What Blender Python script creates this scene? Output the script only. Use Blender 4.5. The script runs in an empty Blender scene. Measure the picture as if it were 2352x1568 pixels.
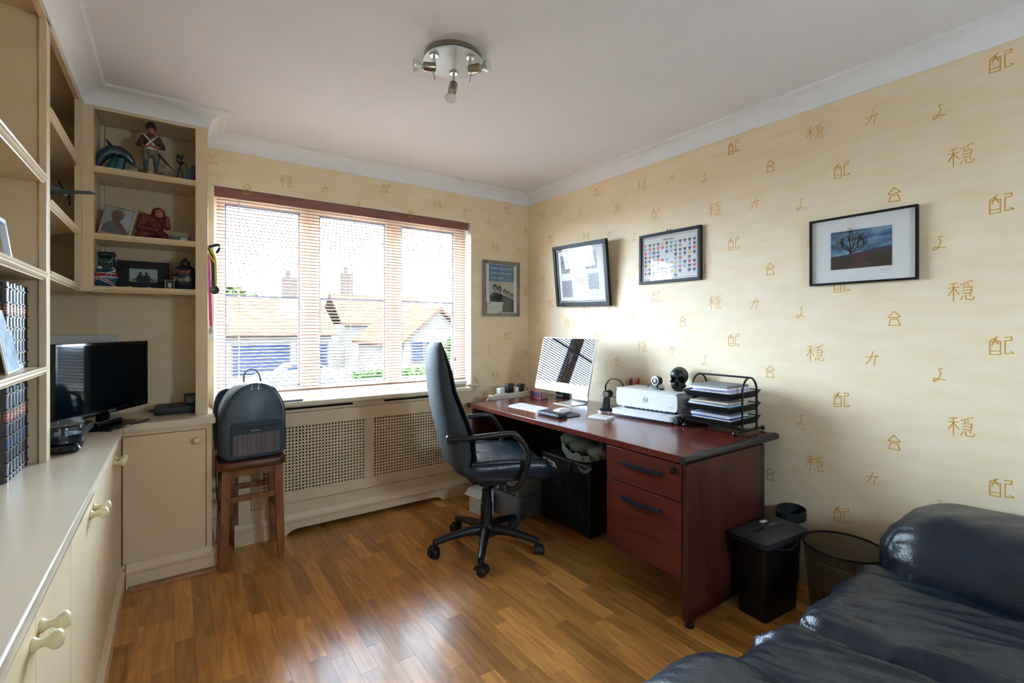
import bpy, bmesh, math, random
from mathutils import Vector, Matrix, noise
R = math.radians
random.seed(7)
SC = bpy.context.scene
COL = SC.collection

# ------------------------------------------------------------------ camera
cam_d = bpy.data.cameras.new('camera'); cam = bpy.data.objects.new('camera', cam_d); COL.objects.link(cam)
EYE = 1.26
cam.location = (0, 0, EYE); cam.rotation_euler = (R(90), 0, R(-35.35))
cam_d.sensor_width = 36; cam_d.lens = 1095 / 2352 * 36; cam_d.shift_y = -31 / 2352
cam_d.clip_start = 0.02; cam_d.clip_end = 200
SC.camera = cam

# ------------------------------------------------------------------ sky and exposure
W = bpy.data.worlds.new('sky'); SC.world = W; W.use_nodes = True
wn = W.node_tree; wn.nodes.clear()
wo = wn.nodes.new('ShaderNodeOutputWorld'); wb = wn.nodes.new('ShaderNodeBackground')
# hazy bright sky: CIE overcast law, horizon one third of the zenith, L = Lz (1 + 2 sin(elevation)) / 3
wtc = wn.nodes.new('ShaderNodeTexCoord'); wsx = wn.nodes.new('ShaderNodeSeparateXYZ'); wn.links.new(wtc.outputs['Generated'], wsx.inputs[0])
wmx = wn.nodes.new('ShaderNodeMath'); wmx.operation = 'MAXIMUM'; wmx.inputs[1].default_value = 0.0; wn.links.new(wsx.outputs['Z'], wmx.inputs[0])
wma = wn.nodes.new('ShaderNodeMath'); wma.operation = 'MULTIPLY_ADD'; wma.inputs[1].default_value = 40.0; wma.inputs[2].default_value = 20.0; wn.links.new(wmx.outputs[0], wma.inputs[0])
wb.inputs[0].default_value = (0.60, 0.80, 1.0, 1); wn.links.new(wma.outputs[0], wb.inputs[1])
wn.links.new(wb.outputs[0], wo.inputs[0])
# sampling portal for the sky at the window opening (it gives off no light of its own)
def portal(name, loc, rot, w, h):
    L = bpy.data.lights.new(name, 'AREA'); L.shape = 'RECTANGLE'; L.size = w; L.size_y = h; L.cycles.is_portal = True
    o = bpy.data.objects.new(name, L); COL.objects.link(o); o.location = loc; o.rotation_euler = rot
portal('window_portal', (1.085, 3.58, 1.455), (R(-90), 0, 0), 1.9, 1.45)
portal('fill_window_portal', (1.525, -1.30, 1.575), (R(90), 0, 0), 0.65, 0.65)
SC.view_settings.view_transform = 'Standard'; SC.view_settings.look = 'None'
SC.view_settings.exposure = 1.68; SC.view_settings.gamma = 1.0
SC.view_settings.use_curve_mapping = False
SC.cycles.max_bounces = 7; SC.cycles.diffuse_bounces = 5; SC.cycles.glossy_bounces = 3; SC.cycles.transparent_max_bounces = 14
SC.cycles.use_light_tree = False
SC.cycles.use_adaptive_sampling = True; SC.cycles.adaptive_threshold = 0.06
SC.cycles.sample_clamp_indirect = 8

# ------------------------------------------------------------------ materials
MATS = {}
def srgb(c):
    if isinstance(c, str):
        c = c.lstrip('#'); c = [int(c[i:i+2], 16) / 255 for i in (0, 2, 4)]
    return tuple((x / 12.92 if x <= 0.04045 else ((x + 0.055) / 1.055) ** 2.4) for x in c) + (1,)
class NT:
    def __init__(s, m): s.t = m.node_tree; s.bs = s.t.nodes['Principled BSDF']
    def n(s, ty, **kw):
        nd = s.t.nodes.new('ShaderNode' + ty)
        for k, v in kw.items():
            if k in nd.inputs: nd.inputs[k].default_value = v
            else: setattr(nd, k, v)
        return nd
    def l(s, a, b): s.t.links.new(a, b)
    def coord(s, scale=(1, 1, 1), rot=(0, 0, 0), kind='Object'):
        tc = s.n('TexCoord'); mp = s.n('Mapping'); mp.inputs['Scale'].default_value = scale; mp.inputs['Rotation'].default_value = rot
        s.l(tc.outputs[kind], mp.inputs['Vector']); return mp.outputs['Vector']
    def ramp(s, fac, stops):
        r = s.n('ValToRGB'); e = r.color_ramp.elements
        while len(e) < len(stops): e.new(0.5)
        for i, (p, c) in enumerate(stops): e[i].position = p; e[i].color = c if len(c) == 4 else tuple(c) + (1,)
        s.l(fac, r.inputs['Fac']); return r.outputs['Color']
    def bump(s, h, strength=0.2, dist=0.01):
        b = s.n('Bump'); b.inputs['Strength'].default_value = strength; b.inputs['Distance'].default_value = dist
        s.l(h, b.inputs['Height']); s.l(b.outputs['Normal'], s.bs.inputs['Normal'])
def mat(name, col, rough=0.5, metal=0.0, var=0.06, vscale=12.0, bump=0.0, bscale=80.0, spec=0.5, coat=0.0, stretch=(1, 1, 1), emit=None):
    """plain procedural material: base colour with soft noise variation, optional fine bump"""
    if name in MATS: return MATS[name]
    m = bpy.data.materials.new(name); m.use_nodes = True; MATS[name] = m
    t = NT(m); b = t.bs; c = srgb(col)
    v = t.coord(stretch)
    nz = t.n('TexNoise'); nz.inputs['Scale'].default_value = vscale; nz.inputs['Detail'].default_value = 3
    t.l(v, nz.inputs['Vector'])
    lo = tuple(max(0, x * (1 - var)) for x in c[:3]); hi = tuple(min(1, x * (1 + var)) for x in c[:3])
    t.l(t.ramp(nz.outputs['Fac'], [(0.3, lo), (0.7, hi)]), b.inputs['Base Color'])
    b.inputs['Roughness'].default_value = rough; b.inputs['Metallic'].default_value = metal
    b.inputs['Specular IOR Level'].default_value = spec
    b.inputs['Coat Weight'].default_value = coat; b.inputs['Coat Roughness'].default_value = 0.08
    if bump:
        n2 = t.n('TexNoise'); n2.inputs['Scale'].default_value = bscale; n2.inputs['Detail'].default_value = 4
        t.l(v, n2.inputs['Vector']); t.bump(n2.outputs['Fac'], bump, 0.004)
    if emit:
        b.inputs['Emission Color'].default_value = c; b.inputs['Emission Strength'].default_value = emit
    return m
def woodmat(name, dark, light, rough=0.35, scale=(1, 14, 14), ns=3.0, obj_random=False, bump=0.05, coat=0.0, seed=0.0):
    if name in MATS: return MATS[name]
    m = bpy.data.materials.new(name); m.use_nodes = True; MATS[name] = m
    t = NT(m); b = t.bs
    tc = t.n('TexCoord'); mp = t.n('Mapping'); mp.inputs['Scale'].default_value = scale
    if obj_random:
        oi = t.n('ObjectInfo'); ad = t.n('VectorMath', operation='ADD'); sc = t.n('VectorMath', operation='SCALE')
        cb = t.n('CombineXYZ'); t.l(oi.outputs['Random'], cb.inputs[0]); t.l(oi.outputs['Random'], cb.inputs[1])
        t.l(cb.outputs[0], sc.inputs[0]); sc.inputs['Scale'].default_value = 37.0
        t.l(tc.outputs['Object'], ad.inputs[0]); t.l(sc.outputs[0], ad.inputs[1]); t.l(ad.outputs[0], mp.inputs['Vector'])
    else:
        t.l(tc.outputs['Object'], mp.inputs['Vector'])
    mp.inputs['Location'].default_value = (seed, seed * 2, seed)
    n1 = t.n('TexNoise'); n1.inputs['Scale'].default_value = ns; n1.inputs['Detail'].default_value = 6; n1.inputs['Distortion'].default_value = 0.6
    t.l(mp.outputs['Vector'], n1.inputs['Vector'])
    colr = t.ramp(n1.outputs['Fac'], [(0.28, srgb(dark)), (0.72, srgb(light))])
    if obj_random:
        hs = t.n('HueSaturation'); mr = t.n('MapRange'); mr.inputs['To Min'].default_value = 0.62; mr.inputs['To Max'].default_value = 1.25
        t.l(oi.outputs['Random'], mr.inputs['Value']); t.l(mr.outputs[0], hs.inputs['Value']); t.l(colr, hs.inputs['Color']); colr = hs.outputs['Color']
    t.l(colr, b.inputs['Base Color'])
    b.inputs['Roughness'].default_value = rough; b.inputs['Coat Weight'].default_value = coat; b.inputs['Coat Roughness'].default_value = 0.12
    if bump: t.bump(n1.outputs['Fac'], bump, 0.002)
    return m
def glassmat(name, tint=(1, 1, 1), refl=0.028, rough=0.0):
    if name in MATS: return MATS[name]
    m = bpy.data.materials.new(name); m.use_nodes = True; MATS[name] = m
    nt = m.node_tree; nt.nodes.clear()
    o = nt.nodes.new('ShaderNodeOutputMaterial'); mx = nt.nodes.new('ShaderNodeMixShader')
    tr = nt.nodes.new('ShaderNodeBsdfTransparent'); gl = nt.nodes.new('ShaderNodeBsdfGlossy')
    lw = nt.nodes.new('ShaderNodeLayerWeight'); lw.inputs['Blend'].default_value = 0.5      # Schlick: 0.04 + 0.96 * (1-cos)^5
    pw = nt.nodes.new('ShaderNodeMath'); pw.operation = 'POWER'; pw.inputs[1].default_value = 5.0
    fr = nt.nodes.new('ShaderNodeMath'); fr.operation = 'MULTIPLY_ADD'; fr.inputs[1].default_value = 0.9; fr.inputs[2].default_value = refl
    nt.links.new(lw.outputs['Facing'], pw.inputs[0]); nt.links.new(pw.outputs[0], fr.inputs[0])
    tr.inputs[0].default_value = tuple(tint) + (1,); gl.inputs['Roughness'].default_value = rough
    nt.links.new(fr.outputs[0], mx.inputs[0]); nt.links.new(tr.outputs[0], mx.inputs[1]); nt.links.new(gl.outputs[0], mx.inputs[2])
    nt.links.new(mx.outputs[0], o.inputs[0]); return m

def leathermat(name, col, rough=0.38, bump=0.35):
    if name in MATS: return MATS[name]
    m = bpy.data.materials.new(name); m.use_nodes = True; MATS[name] = m
    t = NT(m); b = t.bs; c = srgb(col); v = t.coord()
    n1 = t.n('TexNoise'); n1.inputs['Scale'].default_value = 5; n1.inputs['Detail'].default_value = 5; t.l(v, n1.inputs['Vector'])
    t.l(t.ramp(n1.outputs['Fac'], [(0.3, tuple(x * 0.75 for x in c[:3])), (0.75, tuple(min(1, x * 1.35) for x in c[:3]))]), b.inputs['Base Color'])
    vo = t.n('TexVoronoi'); vo.inputs['Scale'].default_value = 260; t.l(v, vo.inputs['Vector'])
    n2 = t.n('TexNoise'); n2.inputs['Scale'].default_value = 9; n2.inputs['Detail'].default_value = 3; n2.inputs['Distortion'].default_value = 1.5; t.l(v, n2.inputs['Vector'])
    ad = t.n('Math', operation='MULTIPLY_ADD'); t.l(vo.outputs['Distance'], ad.inputs[0]); ad.inputs[1].default_value = 0.12; t.l(n2.outputs['Fac'], ad.inputs[2])
    rg = t.n('TexNoise'); rg.noise_type = 'RIDGED_MULTIFRACTAL'; rg.inputs['Scale'].default_value = 6.0; rg.inputs['Detail'].default_value = 2; rg.inputs['Distortion'].default_value = 0.8; t.l(v, rg.inputs['Vector'])
    a2 = t.n('Math', operation='MULTIPLY_ADD'); t.l(rg.outputs['Fac'], a2.inputs[0]); a2.inputs[1].default_value = 0.25; t.l(ad.outputs[0], a2.inputs[2])
    t.bump(a2.outputs[0], bump, 0.008)
    t.l(t.ramp(n1.outputs['Fac'], [(0.3, (rough * 0.8,) * 3), (0.7, (min(1, rough * 1.25),) * 3)]), b.inputs['Roughness'])
    return m

# ------------------------------------------------------------------ mesh builder
class MB:
    def __init__(s): s.bm = bmesh.new(); s.mi = 0
    def m(s, i): s.mi = i; return s
    def _fin(s, n0, M=None):
        s.bm.faces.ensure_lookup_table(); s.bm.verts.ensure_lookup_table()
        for f in s.bm.faces[n0[1]:]:
            f.material_index = s.mi; f.smooth = True
        if M is not None:
            for v in s.bm.verts[n0[0]:]: v.co = M @ v.co
        return s
    def _n(s):
        s.bm.faces.ensure_lookup_table(); s.bm.verts.ensure_lookup_table(); return (len(s.bm.verts), len(s.bm.faces))
    def add(s, verts, faces, M=None):
        n0 = s._n(); vs = [s.bm.verts.new(v) for v in verts]
        for f in faces:
            try: s.bm.faces.new([vs[i] for i in f])
            except ValueError: pass
        return s._fin(n0, M)
    def box(s, x0, x1, y0, y1, z0, z1, bev=0.0, seg=2, M=None):
        t = bmesh.new(); bmesh.ops.create_cube(t, size=1)
        for v in t.verts: v.co = Vector(((x0 + x1) / 2 + v.co.x * (x1 - x0), (y0 + y1) / 2 + v.co.y * (y1 - y0), (z0 + z1) / 2 + v.co.z * (z1 - z0)))
        if bev > 0: bmesh.ops.bevel(t, geom=list(t.edges), offset=bev, segments=seg, profile=0.5, affect='EDGES')
        s._merge(t, M, True); return s
    def _merge(s, t, M=None, boxy=False):
        n0 = s._n(); t.verts.index_update(); t.normal_update()
        vs = [s.bm.verts.new(v.co) for v in t.verts]; fl = []
        for f in t.faces:
            nf = s.bm.faces.new([vs[v.index] for v in f.verts])
            if boxy and max(abs(c) for c in f.normal) > 0.999: fl.append(nf)
        t.free(); s._fin(n0, M)
        for f in fl: f.smooth = False
    def cyl(s, p0, p1, r0, r1=None, n=16, caps=True):
        r1 = r0 if r1 is None else r1
        return s.tube([p0, p1], [r0, r1], n, caps)
    def tube(s, path, rad, n=8, caps=True, closed=False):
        P = [Vector(p) for p in path]; k = len(P)
        if not isinstance(rad, (list, tuple)): rad = [rad] * k
        vs = []; up = None
        for i, p in enumerate(P):
            if closed: d = P[(i + 1) % k] - P[i - 1]
            else: d = P[min(i + 1, k - 1)] - P[max(i - 1, 0)]
            d.normalize()
            if up is None: up = Vector((0, 0, 1)) if abs(d.z) < 0.9 else Vector((1, 0, 0))
            a = d.cross(up)
            if a.length < 1e-4: a = d.cross(Vector((0.3, 1, 0.1)))
            a.normalize(); b = a.cross(d).normalized(); up = b
            for j in range(n):
                t = 2 * math.pi * j / n
                vs.append(p + a * (rad[i] * math.cos(t)) + b * (rad[i] * math.sin(t)))
        fs = []
        for i in range(k if closed else k - 1):
            i2 = (i + 1) % k
            for j in range(n): fs.append((i * n + j, i * n + (j + 1) % n, i2 * n + (j + 1) % n, i2 * n + j))
        if caps and not closed:
            fs.append(tuple(range(n - 1, -1, -1))); fs.append(tuple((k - 1) * n + j for j in range(n)))
        return s.add(vs, fs)
    def strap(s, path, width, thick, side=(0, 0, 1)):
        """flat band along a path; side = direction of its width"""
        P = [Vector(p) for p in path]; k = len(P); W_ = Vector(side).normalized(); secs = []
        for i, p in enumerate(P):
            d = (P[min(i + 1, k - 1)] - P[max(i - 1, 0)]).normalized()
            w = (W_ - d * W_.dot(d)).normalized(); nn = d.cross(w).normalized()
            secs.append([p + w * width / 2 + nn * thick / 2, p - w * width / 2 + nn * thick / 2, p - w * width / 2 - nn * thick / 2, p + w * width / 2 - nn * thick / 2])
        return s.loft(secs)
    def lathe(s, prof, n=24, M=None, cap=True):
        vs = []; fs = []; k = len(prof)
        for (r, z) in prof:
            for j in range(n):
                t = 2 * math.pi * j / n; vs.append((r * math.cos(t), r * math.sin(t), z))
        for i in range(k - 1):
            for j in range(n): fs.append((i * n + j, i * n + (j + 1) % n, (i + 1) * n + (j + 1) % n, (i + 1) * n + j))
        if cap:
            fs.append(tuple(range(n - 1, -1, -1))); fs.append(tuple((k - 1) * n + j for j in range(n)))
        return s.add(vs, fs, M)
    def loft(s, secs, caps=True, closed_loop=True):
        n = len(secs[0]); vs = [p for q in secs for p in q]; fs = []
        for i in range(len(secs) - 1):
            for j in range(n if closed_loop else n - 1):
                fs.append((i * n + j, i * n + (j + 1) % n, (i + 1) * n + (j + 1) % n, (i + 1) * n + j))
        if caps:
            fs.append(tuple(range(n - 1, -1, -1))); fs.append(tuple((len(secs) - 1) * n + j for j in range(n)))
        return s.add(vs, fs)
    def prism(s, poly, h, M=None):
        """2-D outline in xy extruded from z=0 to z=h"""
        n = len(poly); vs = [(x, y, 0) for x, y in poly] + [(x, y, h) for x, y in poly]
        fs = [tuple(range(n - 1, -1, -1)), tuple(range(n, 2 * n))] + [(j, (j + 1) % n, n + (j + 1) % n, n + j) for j in range(n)]
        return s.add(vs, fs, M)
    def flat(s, poly, z=0.0, M=None):
        return s.add([(x, y, z) for x, y in poly], [tuple(range(len(poly)))], M)
    def sph(s, c, r, sub=2, M=None):
        if not isinstance(r, (tuple, list)): r = (r, r, r)
        t = bmesh.new(); bmesh.ops.create_icosphere(t, subdivisions=sub, radius=1)
        for v in t.verts: v.co = Vector((c[0] + v.co.x * r[0], c[1] + v.co.y * r[1], c[2] + v.co.z * r[2]))
        s._merge(t, M); return s
    def cap(s, p0, p1, r0, r1, k=7, sub=2):
        a = Vector(p0); b = Vector(p1)
        for i in range(k):
            f = i / (k - 1); s.sph(a.lerp(b, f), r0 + (r1 - r0) * f, sub)
        return s
    def stroke(s, pts, w, z=0.0, M=None):
        """flat pen strokes as thin quads"""
        for a, b in zip(pts[:-1], pts[1:]):
            d = Vector((b[0] - a[0], b[1] - a[1])); L = d.length
            if L < 1e-6: continue
            d /= L; nx, ny = -d.y * w / 2, d.x * w / 2; e = d * w * 0.35
            s.add([(a[0] - e.x + nx, a[1] - e.y + ny, z), (a[0] - e.x - nx, a[1] - e.y - ny, z), (b[0] + e.x - nx, b[1] + e.y - ny, z), (b[0] + e.x + nx, b[1] + e.y + ny, z)], [(0, 1, 2, 3)], M)
        return s
    def mesh(s, name, mats, smooth=True, ang=38, recalc=True):
        if recalc: bmesh.ops.recalc_face_normals(s.bm, faces=list(s.bm.faces))
        me = bpy.data.meshes.new(name); s.bm.to_mesh(me); s.bm.free()
        keep = [p.use_smooth for p in me.polygons]
        for m_ in (mats if isinstance(mats, (list, tuple)) else [mats]): me.materials.append(m_)
        if smooth: me.set_sharp_from_angle(angle=R(ang)); me.polygons.foreach_set('use_smooth', keep)
        else: me.polygons.foreach_set('use_smooth', [False] * len(me.polygons))
        me.update(); return me
    def obj(s, name, mats, parent=None, loc=None, rot=None, smooth=True, ang=38, recalc=True):
        return link(name, s.mesh(name, mats, smooth, ang, recalc), parent, loc, rot)
def link(name, me, parent=None, loc=None, rot=None):
    o = bpy.data.objects.new(name, me); COL.objects.link(o)
    if parent is not None:
        o.parent = parent
        if loc is None and parent.get('_world'): loc = [-x for x in parent['_world']]
    if loc is not None: o.location = loc
    if rot is not None: o.rotation_euler = rot
    return o
def tag(o, label, cat, group=None):
    o['label'] = label; o['category'] = cat
    if group: o['group'] = group
    return o
def thing(name, label, cat, loc, rz=0.0, group=None, world=False):
    """Empty at the base of a thing. world=True: its parts are modelled in room coordinates."""
    o = bpy.data.objects.new(name, None); COL.objects.link(o); o.location = loc; o.rotation_euler = (0, 0, rz)
    o.empty_display_size = 0.05
    if world: o['_world'] = list(loc)
    return tag(o, label, cat, group)
def struct(o): o['kind'] = 'structure'; return o
def frame_mb(w, h, fw, d, bev=0.002):
    """picture frame bars in local xz, front to -y, centred; depth d"""
    b = MB()
    b.box(-w/2, w/2, -d, 0, h/2 - fw, h/2, bev); b.box(-w/2, w/2, -d, 0, -h/2, -h/2 + fw, bev)
    b.box(-w/2, -w/2 + fw, -d, 0, -h/2 + fw, h/2 - fw, bev); b.box(w/2 - fw, w/2, -d, 0, -h/2 + fw, h/2 - fw, bev)
    return b
MXZ = Matrix(((1, 0, 0, 0), (0, 0, -1, 0), (0, 1, 0, 0), (0, 0, 0, 1)))   # local xy drawing -> xz plane facing -y
def text_mesh(txt, size, mats, name='lettering', extrude=0.0006, bold=0.0, align='CENTER', shear=0.0, space=1.0):
    cu = bpy.data.curves.new('t', 'FONT'); cu.body = txt; cu.size = size; cu.extrude = extrude; cu.align_x = align; cu.align_y = 'CENTER'
    cu.offset = bold; cu.shear = shear; cu.space_character = space; cu.resolution_u = 2
    o = bpy.data.objects.new('t', cu); COL.objects.link(o)
    bpy.context.view_layer.update(); dg = bpy.context.evaluated_depsgraph_get()
    me = bpy.data.meshes.new_from_object(o.evaluated_get(dg)); bpy.data.objects.remove(o); bpy.data.curves.remove(cu)
    me.name = name; me.materials.clear(); me.materials.append(mats); return me
def blob(mb, voxel, smooth=4, name='body', mats=None, ang=180, fn=None):
    """merge overlapping lumps into one continuous skin"""
    me = bpy.data.meshes.new('tmp'); mb.bm.to_mesh(me); mb.bm.free()
    o = bpy.data.objects.new('tmp', me); COL.objects.link(o)
    r = o.modifiers.new('r', 'REMESH'); r.mode = 'VOXEL'; r.voxel_size = voxel; r.use_smooth_shade = True
    sm = o.modifiers.new('s', 'SMOOTH'); sm.iterations = smooth; sm.factor = 0.5
    bpy.context.view_layer.update(); dg = bpy.context.evaluated_depsgraph_get()
    out = bpy.data.meshes.new_from_object(o.evaluated_get(dg)); bpy.data.objects.remove(o); bpy.data.meshes.remove(me)
    out.name = name; out.materials.clear()
    for m_ in (mats if isinstance(mats, (list, tuple)) else [mats]): out.materials.append(m_)
    if fn:
        for v in out.vertices: v.co = fn(v.co.copy())
    out.polygons.foreach_set('use_smooth', [True] * len(out.polygons)); out.update(); return out
def puff(sx, sy, sz, r, nx, ny, nz, bulge=0.0, fn=None):
    """rounded, stuffed cushion (half sizes), returns MB"""
    t = bmesh.new(); mp = {}
    def vert(p):
        k = tuple(round(x, 5) for x in p)
        if k not in mp:
            q = Vector((p[0] * sx, p[1] * sy, p[2] * sz)); c = Vector((max(-(sx - r), min(sx - r, q.x)), max(-(sy - r), min(sy - r, q.y)), max(-(sz - r), min(sz - r, q.z))))
            d = q - c; out = c + d.normalized() * r if d.length > 1e-9 else q
            b = bulge * (1 - p[0] ** 2) * (1 - p[1] ** 2); out.z += b * (1 if p[2] >= 0 else -0.3) * abs(p[2])
            if fn: out = fn(out, p)
            mp[k] = t.verts.new(out)
        return mp[k]
    N = (nx, ny, nz)
    for ax in range(3):
        a, b = [i for i in range(3) if i != ax]
        for sgn in (-1, 1):
            for i in range(N[a]):
                for j in range(N[b]):
                    q = []
                    for (di, dj) in ((0, 0), (1, 0), (1, 1), (0, 1)):
                        p = [0, 0, 0]; p[ax] = sgn; p[a] = -1 + 2 * (i + di) / N[a]; p[b] = -1 + 2 * (j + dj) / N[b]; q.append(vert(p))
                    try: t.faces.new(q)
                    except ValueError: pass
    m = MB(); m._merge(t); return m
def bez(p0, p1, p2, p3, n=12):
    p0, p1, p2, p3 = map(Vector, (p0, p1, p2, p3))
    return [((1-t)**3)*p0 + 3*t*(1-t)**2*p1 + 3*t*t*(1-t)*p2 + t**3*p3 for t in [i/n for i in range(n+1)]]
def smoothpath(pts, n=8):
    P = [Vector(p) for p in pts]; out = []
    for i in range(len(P) - 1):
        a = P[max(i-1, 0)]; b = P[i]; c = P[i+1]; d = P[min(i+2, len(P)-1)]
        for k in range(n):
            t = k / n; out.append(0.5 * ((2*b) + (c-a)*t + (2*a-5*b+4*c-d)*t*t + (-a+3*b-3*c+d)*t**3))
    out.append(P[-1]); return out

# ------------------------------------------------------------------ common materials
M_ceil = mat('ceiling paint', '#e4e2e5', 0.9, var=0.02, vscale=3, bump=0.06, bscale=150)
M_cove = mat('coving paint', '#e9e9ea', 0.7, var=0.02)
M_paint = mat('cream eggshell paint', '#dcc6a3', 0.32, var=0.03, vscale=5, bump=0.02, bscale=120)
M_gloss = mat('cream worktop paint', '#dacbb3', 0.22, var=0.03, vscale=4, bump=0.015, bscale=60)
M_black = mat('black plastic', '#101216', 0.38, var=0.15, bump=0.05, bscale=400)
M_blackgl = mat('black gloss plastic', '#07090c', 0.08, var=0.1)
M_white = mat('white plastic', '#e4e5e8', 0.3, var=0.02)
M_whitegl = mat('white gloss', '#eef0f2', 0.12, var=0.01)
M_chrome = mat('chrome', '#c9ccce', 0.14, metal=1.0, var=0.03)
M_nickel = mat('brushed nickel', '#a89d8c', 0.3, metal=1.0, var=0.08)
M_alu = mat('brushed aluminium', '#cfd3d8', 0.3, metal=1.0, var=0.03)
M_steel = mat('black steel', '#15181b', 0.35, metal=0.3, var=0.1)
M_paper = mat('paper', '#dfe3ee', 0.8, var=0.04)
M_glass = glassmat('clear glass')
M_blackwood = mat('black wood frame', '#17120f', 0.45, var=0.2, stretch=(1, 10, 10), spec=0.25)
M_mat = mat('white mount board', '#dcdcda', 0.8, var=0.015)

# ================================================================== THE ROOM
XR, YB, XL, YN, ZC = 2.56, 3.36, -0.69, -1.15, 2.42
WX0, WX1, WZ0, WZ1 = 0.19, 1.98, 0.79, 2.12            # window opening in the back wall
def wallpaper():
    m = bpy.data.materials.new('silk effect wallpaper'); m.use_nodes = True; t = NT(m)
    v = t.coord((2.5, 2.5, 9)); n1 = t.n('TexNoise'); n1.inputs['Scale'].default_value = 2.2; n1.inputs['Detail'].default_value = 6; t.l(v, n1.inputs['Vector'])
    t.l(t.ramp(n1.outputs['Fac'], [(0.25, srgb('#e6cfa9')), (0.75, srgb('#eddcbf'))]), t.bs.inputs['Base Color'])
    t.bs.inputs['Roughness'].default_value = 0.55
    v2 = t.coord((6, 6, 120)); n2 = t.n('TexNoise'); n2.inputs['Scale'].default_value = 6; t.l(v2, n2.inputs['Vector']); t.bump(n2.outputs['Fac'], 0.06, 0.001)
    return m
M_wallp = wallpaper()
M_glyph = mat('gold print ink', '#d29a38', 0.45, var=0.1)

# floor: sub-floor slab, then every oak strip in view as its own piece
M_floorbase = mat('dark joint', '#3a1f0c', 0.8)
M_oak = woodmat('oak strip', '#9c6632', '#cf944c', rough=0.34, scale=(22, 2.2, 22), ns=2.0, obj_random=True, bump=0.015, coat=0.15)
floor = struct(MB().box(XL, XR, YN, YB + 0.2, -0.10, -0.012).obj('floor', M_floorbase))
SW = 0.069
lens = [0.31, 0.36, 0.42, 0.47, 0.52]
strips = []
for L in lens:
    me = MB().box(-SW/2 + 0.00012, SW/2 - 0.00012, -L/2 + 0.00012, L/2 - 0.00012, -0.012, 0, 0.0003, 1).mesh('floor_strip', M_oak); strips.append(me)
stuff = MB(); ix = 0; x = -0.205
while x < XR - 0.01:
    xc = x + SW/2; y = 0.60 - random.uniform(0.0, 0.4)
    while y < YB - 0.02:
        k = random.randrange(5); L = lens[k]
        o = link('floor_strip', strips[k], floor, (xc, y + L/2, 0))
        y += L
    x += SW
b = MB()
x = XL
while x < XR:
    y = YN
    while y < 0.6:
        L = random.choice(lens); b.box(x + 0.0004, x + SW - 0.0004, y, min(y + L - 0.001, 0.6), -0.012, -0.0005 if y + L < 0.35 else -0.0015); y += L
    x += SW
o = b.obj('floor_strips_beyond', M_oak, floor); o['kind'] = 'stuff'

ceiling = struct(MB().box(XL - 0.1, XR + 0.1, YN - 0.1, YB + 0.2, ZC, ZC + 0.12).obj('ceiling', M_ceil))
wall_right = struct(MB().box(XR, XR + 0.12, YN - 0.1, YB + 0.2, -0.1, ZC).obj('wall_right', M_wallp))
wall_left = struct(MB().box(XL - 0.12, XL, YN - 0.1, YB + 0.2, -0.1, ZC).obj('wall_left', M_paint))
b = MB(); T = 0.2
b.box(XL, WX0, YB, YB + T, -0.1, ZC).box(WX1, XR, YB, YB + T, -0.1, ZC).box(WX0, WX1, YB, YB + T, -0.1, WZ0).box(WX0, WX1, YB, YB + T, WZ1, ZC)
wall_back = struct(b.obj('wall_back', M_wallp))
r = MB(); r.box(WX0, WX0 + 0.006, YB + 0.001, YB + 0.11, WZ0, WZ1).box(WX1 - 0.006, WX1, YB + 0.001, YB + 0.11, WZ0, WZ1).box(WX0, WX1, YB + 0.001, YB + 0.11, WZ1 - 0.006, WZ1)
M_reveal = mat('reveal paint', '#e8e0cf', 0.5, var=0.02)
r.obj('window_reveal', M_reveal, wall_back)
# near wall (behind the camera) with a small window added to let in fill light
NX0, NX1, NZ0, NZ1 = 1.31, 1.74, 1.36, 1.79
b = MB(); b.box(XL, NX0, YN - 0.12, YN, -0.1, ZC).box(NX1, XR, YN - 0.12, YN, -0.1, ZC).box(NX0, NX1, YN - 0.12, YN, -0.1, NZ0).box(NX0, NX1, YN - 0.12, YN, NZ1, ZC)
wall_near = struct(b.obj('wall_near', M_wallp))
w2 = bpy.data.objects.new('fill_window', None); COL.objects.link(w2); w2.location = (1.525, YN, NZ0); struct(w2); w2['_world'] = [1.525, YN, NZ0]
b = MB(); b.box(NX0, NX1, YN - 0.1, YN - 0.04, NZ0, NZ0 + 0.04, 0.004).box(NX0, NX1, YN - 0.1, YN - 0.04, NZ1 - 0.04, NZ1, 0.004)
for xx in (NX0, NX1 - 0.04): b.box(xx, xx + 0.04, YN - 0.1, YN - 0.04, NZ0 + 0.04, NZ1 - 0.04, 0.004)
b.obj('window_frame', M_reveal, w2); MB().box(NX0 + 0.04, NX1 - 0.04, YN - 0.074, YN - 0.07, NZ0 + 0.04, NZ1 - 0.04).obj('pane', M_glass, w2)

# coving, mitred round the room and the tall shelf units
prof = [(0, 2.335), (0.006, 2.335), (0.008, 2.342)] + [(0.088 - 0.08 * math.cos(a), 2.342 + 0.067 * math.sin(a)) for a in [R(d) for d in range(8, 90, 9)]] + [(0.088, 2.412), (0.094, 2.413), (0.094, ZC), (0, ZC)]
path = [((XR, YN), (-1, 0)), ((XR, YB), (-1, -1)), ((0.15, YB), (1, -1)), ((0.15, 3.05), (1, -1)), ((-0.358, 3.05), (1, -1)), ((-0.358, 0.935), (1, -1)), ((XL, 0.935), (1, -1)), ((XL, YN), (1, 0))]
b = MB(); b.loft([[Vector((p[0] + o_[0] * d, p[1] + o_[1] * d, z)) for d, z in prof] for p, o_ in path])
struct(b.obj('trim_1', M_cove, ang=25))
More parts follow.
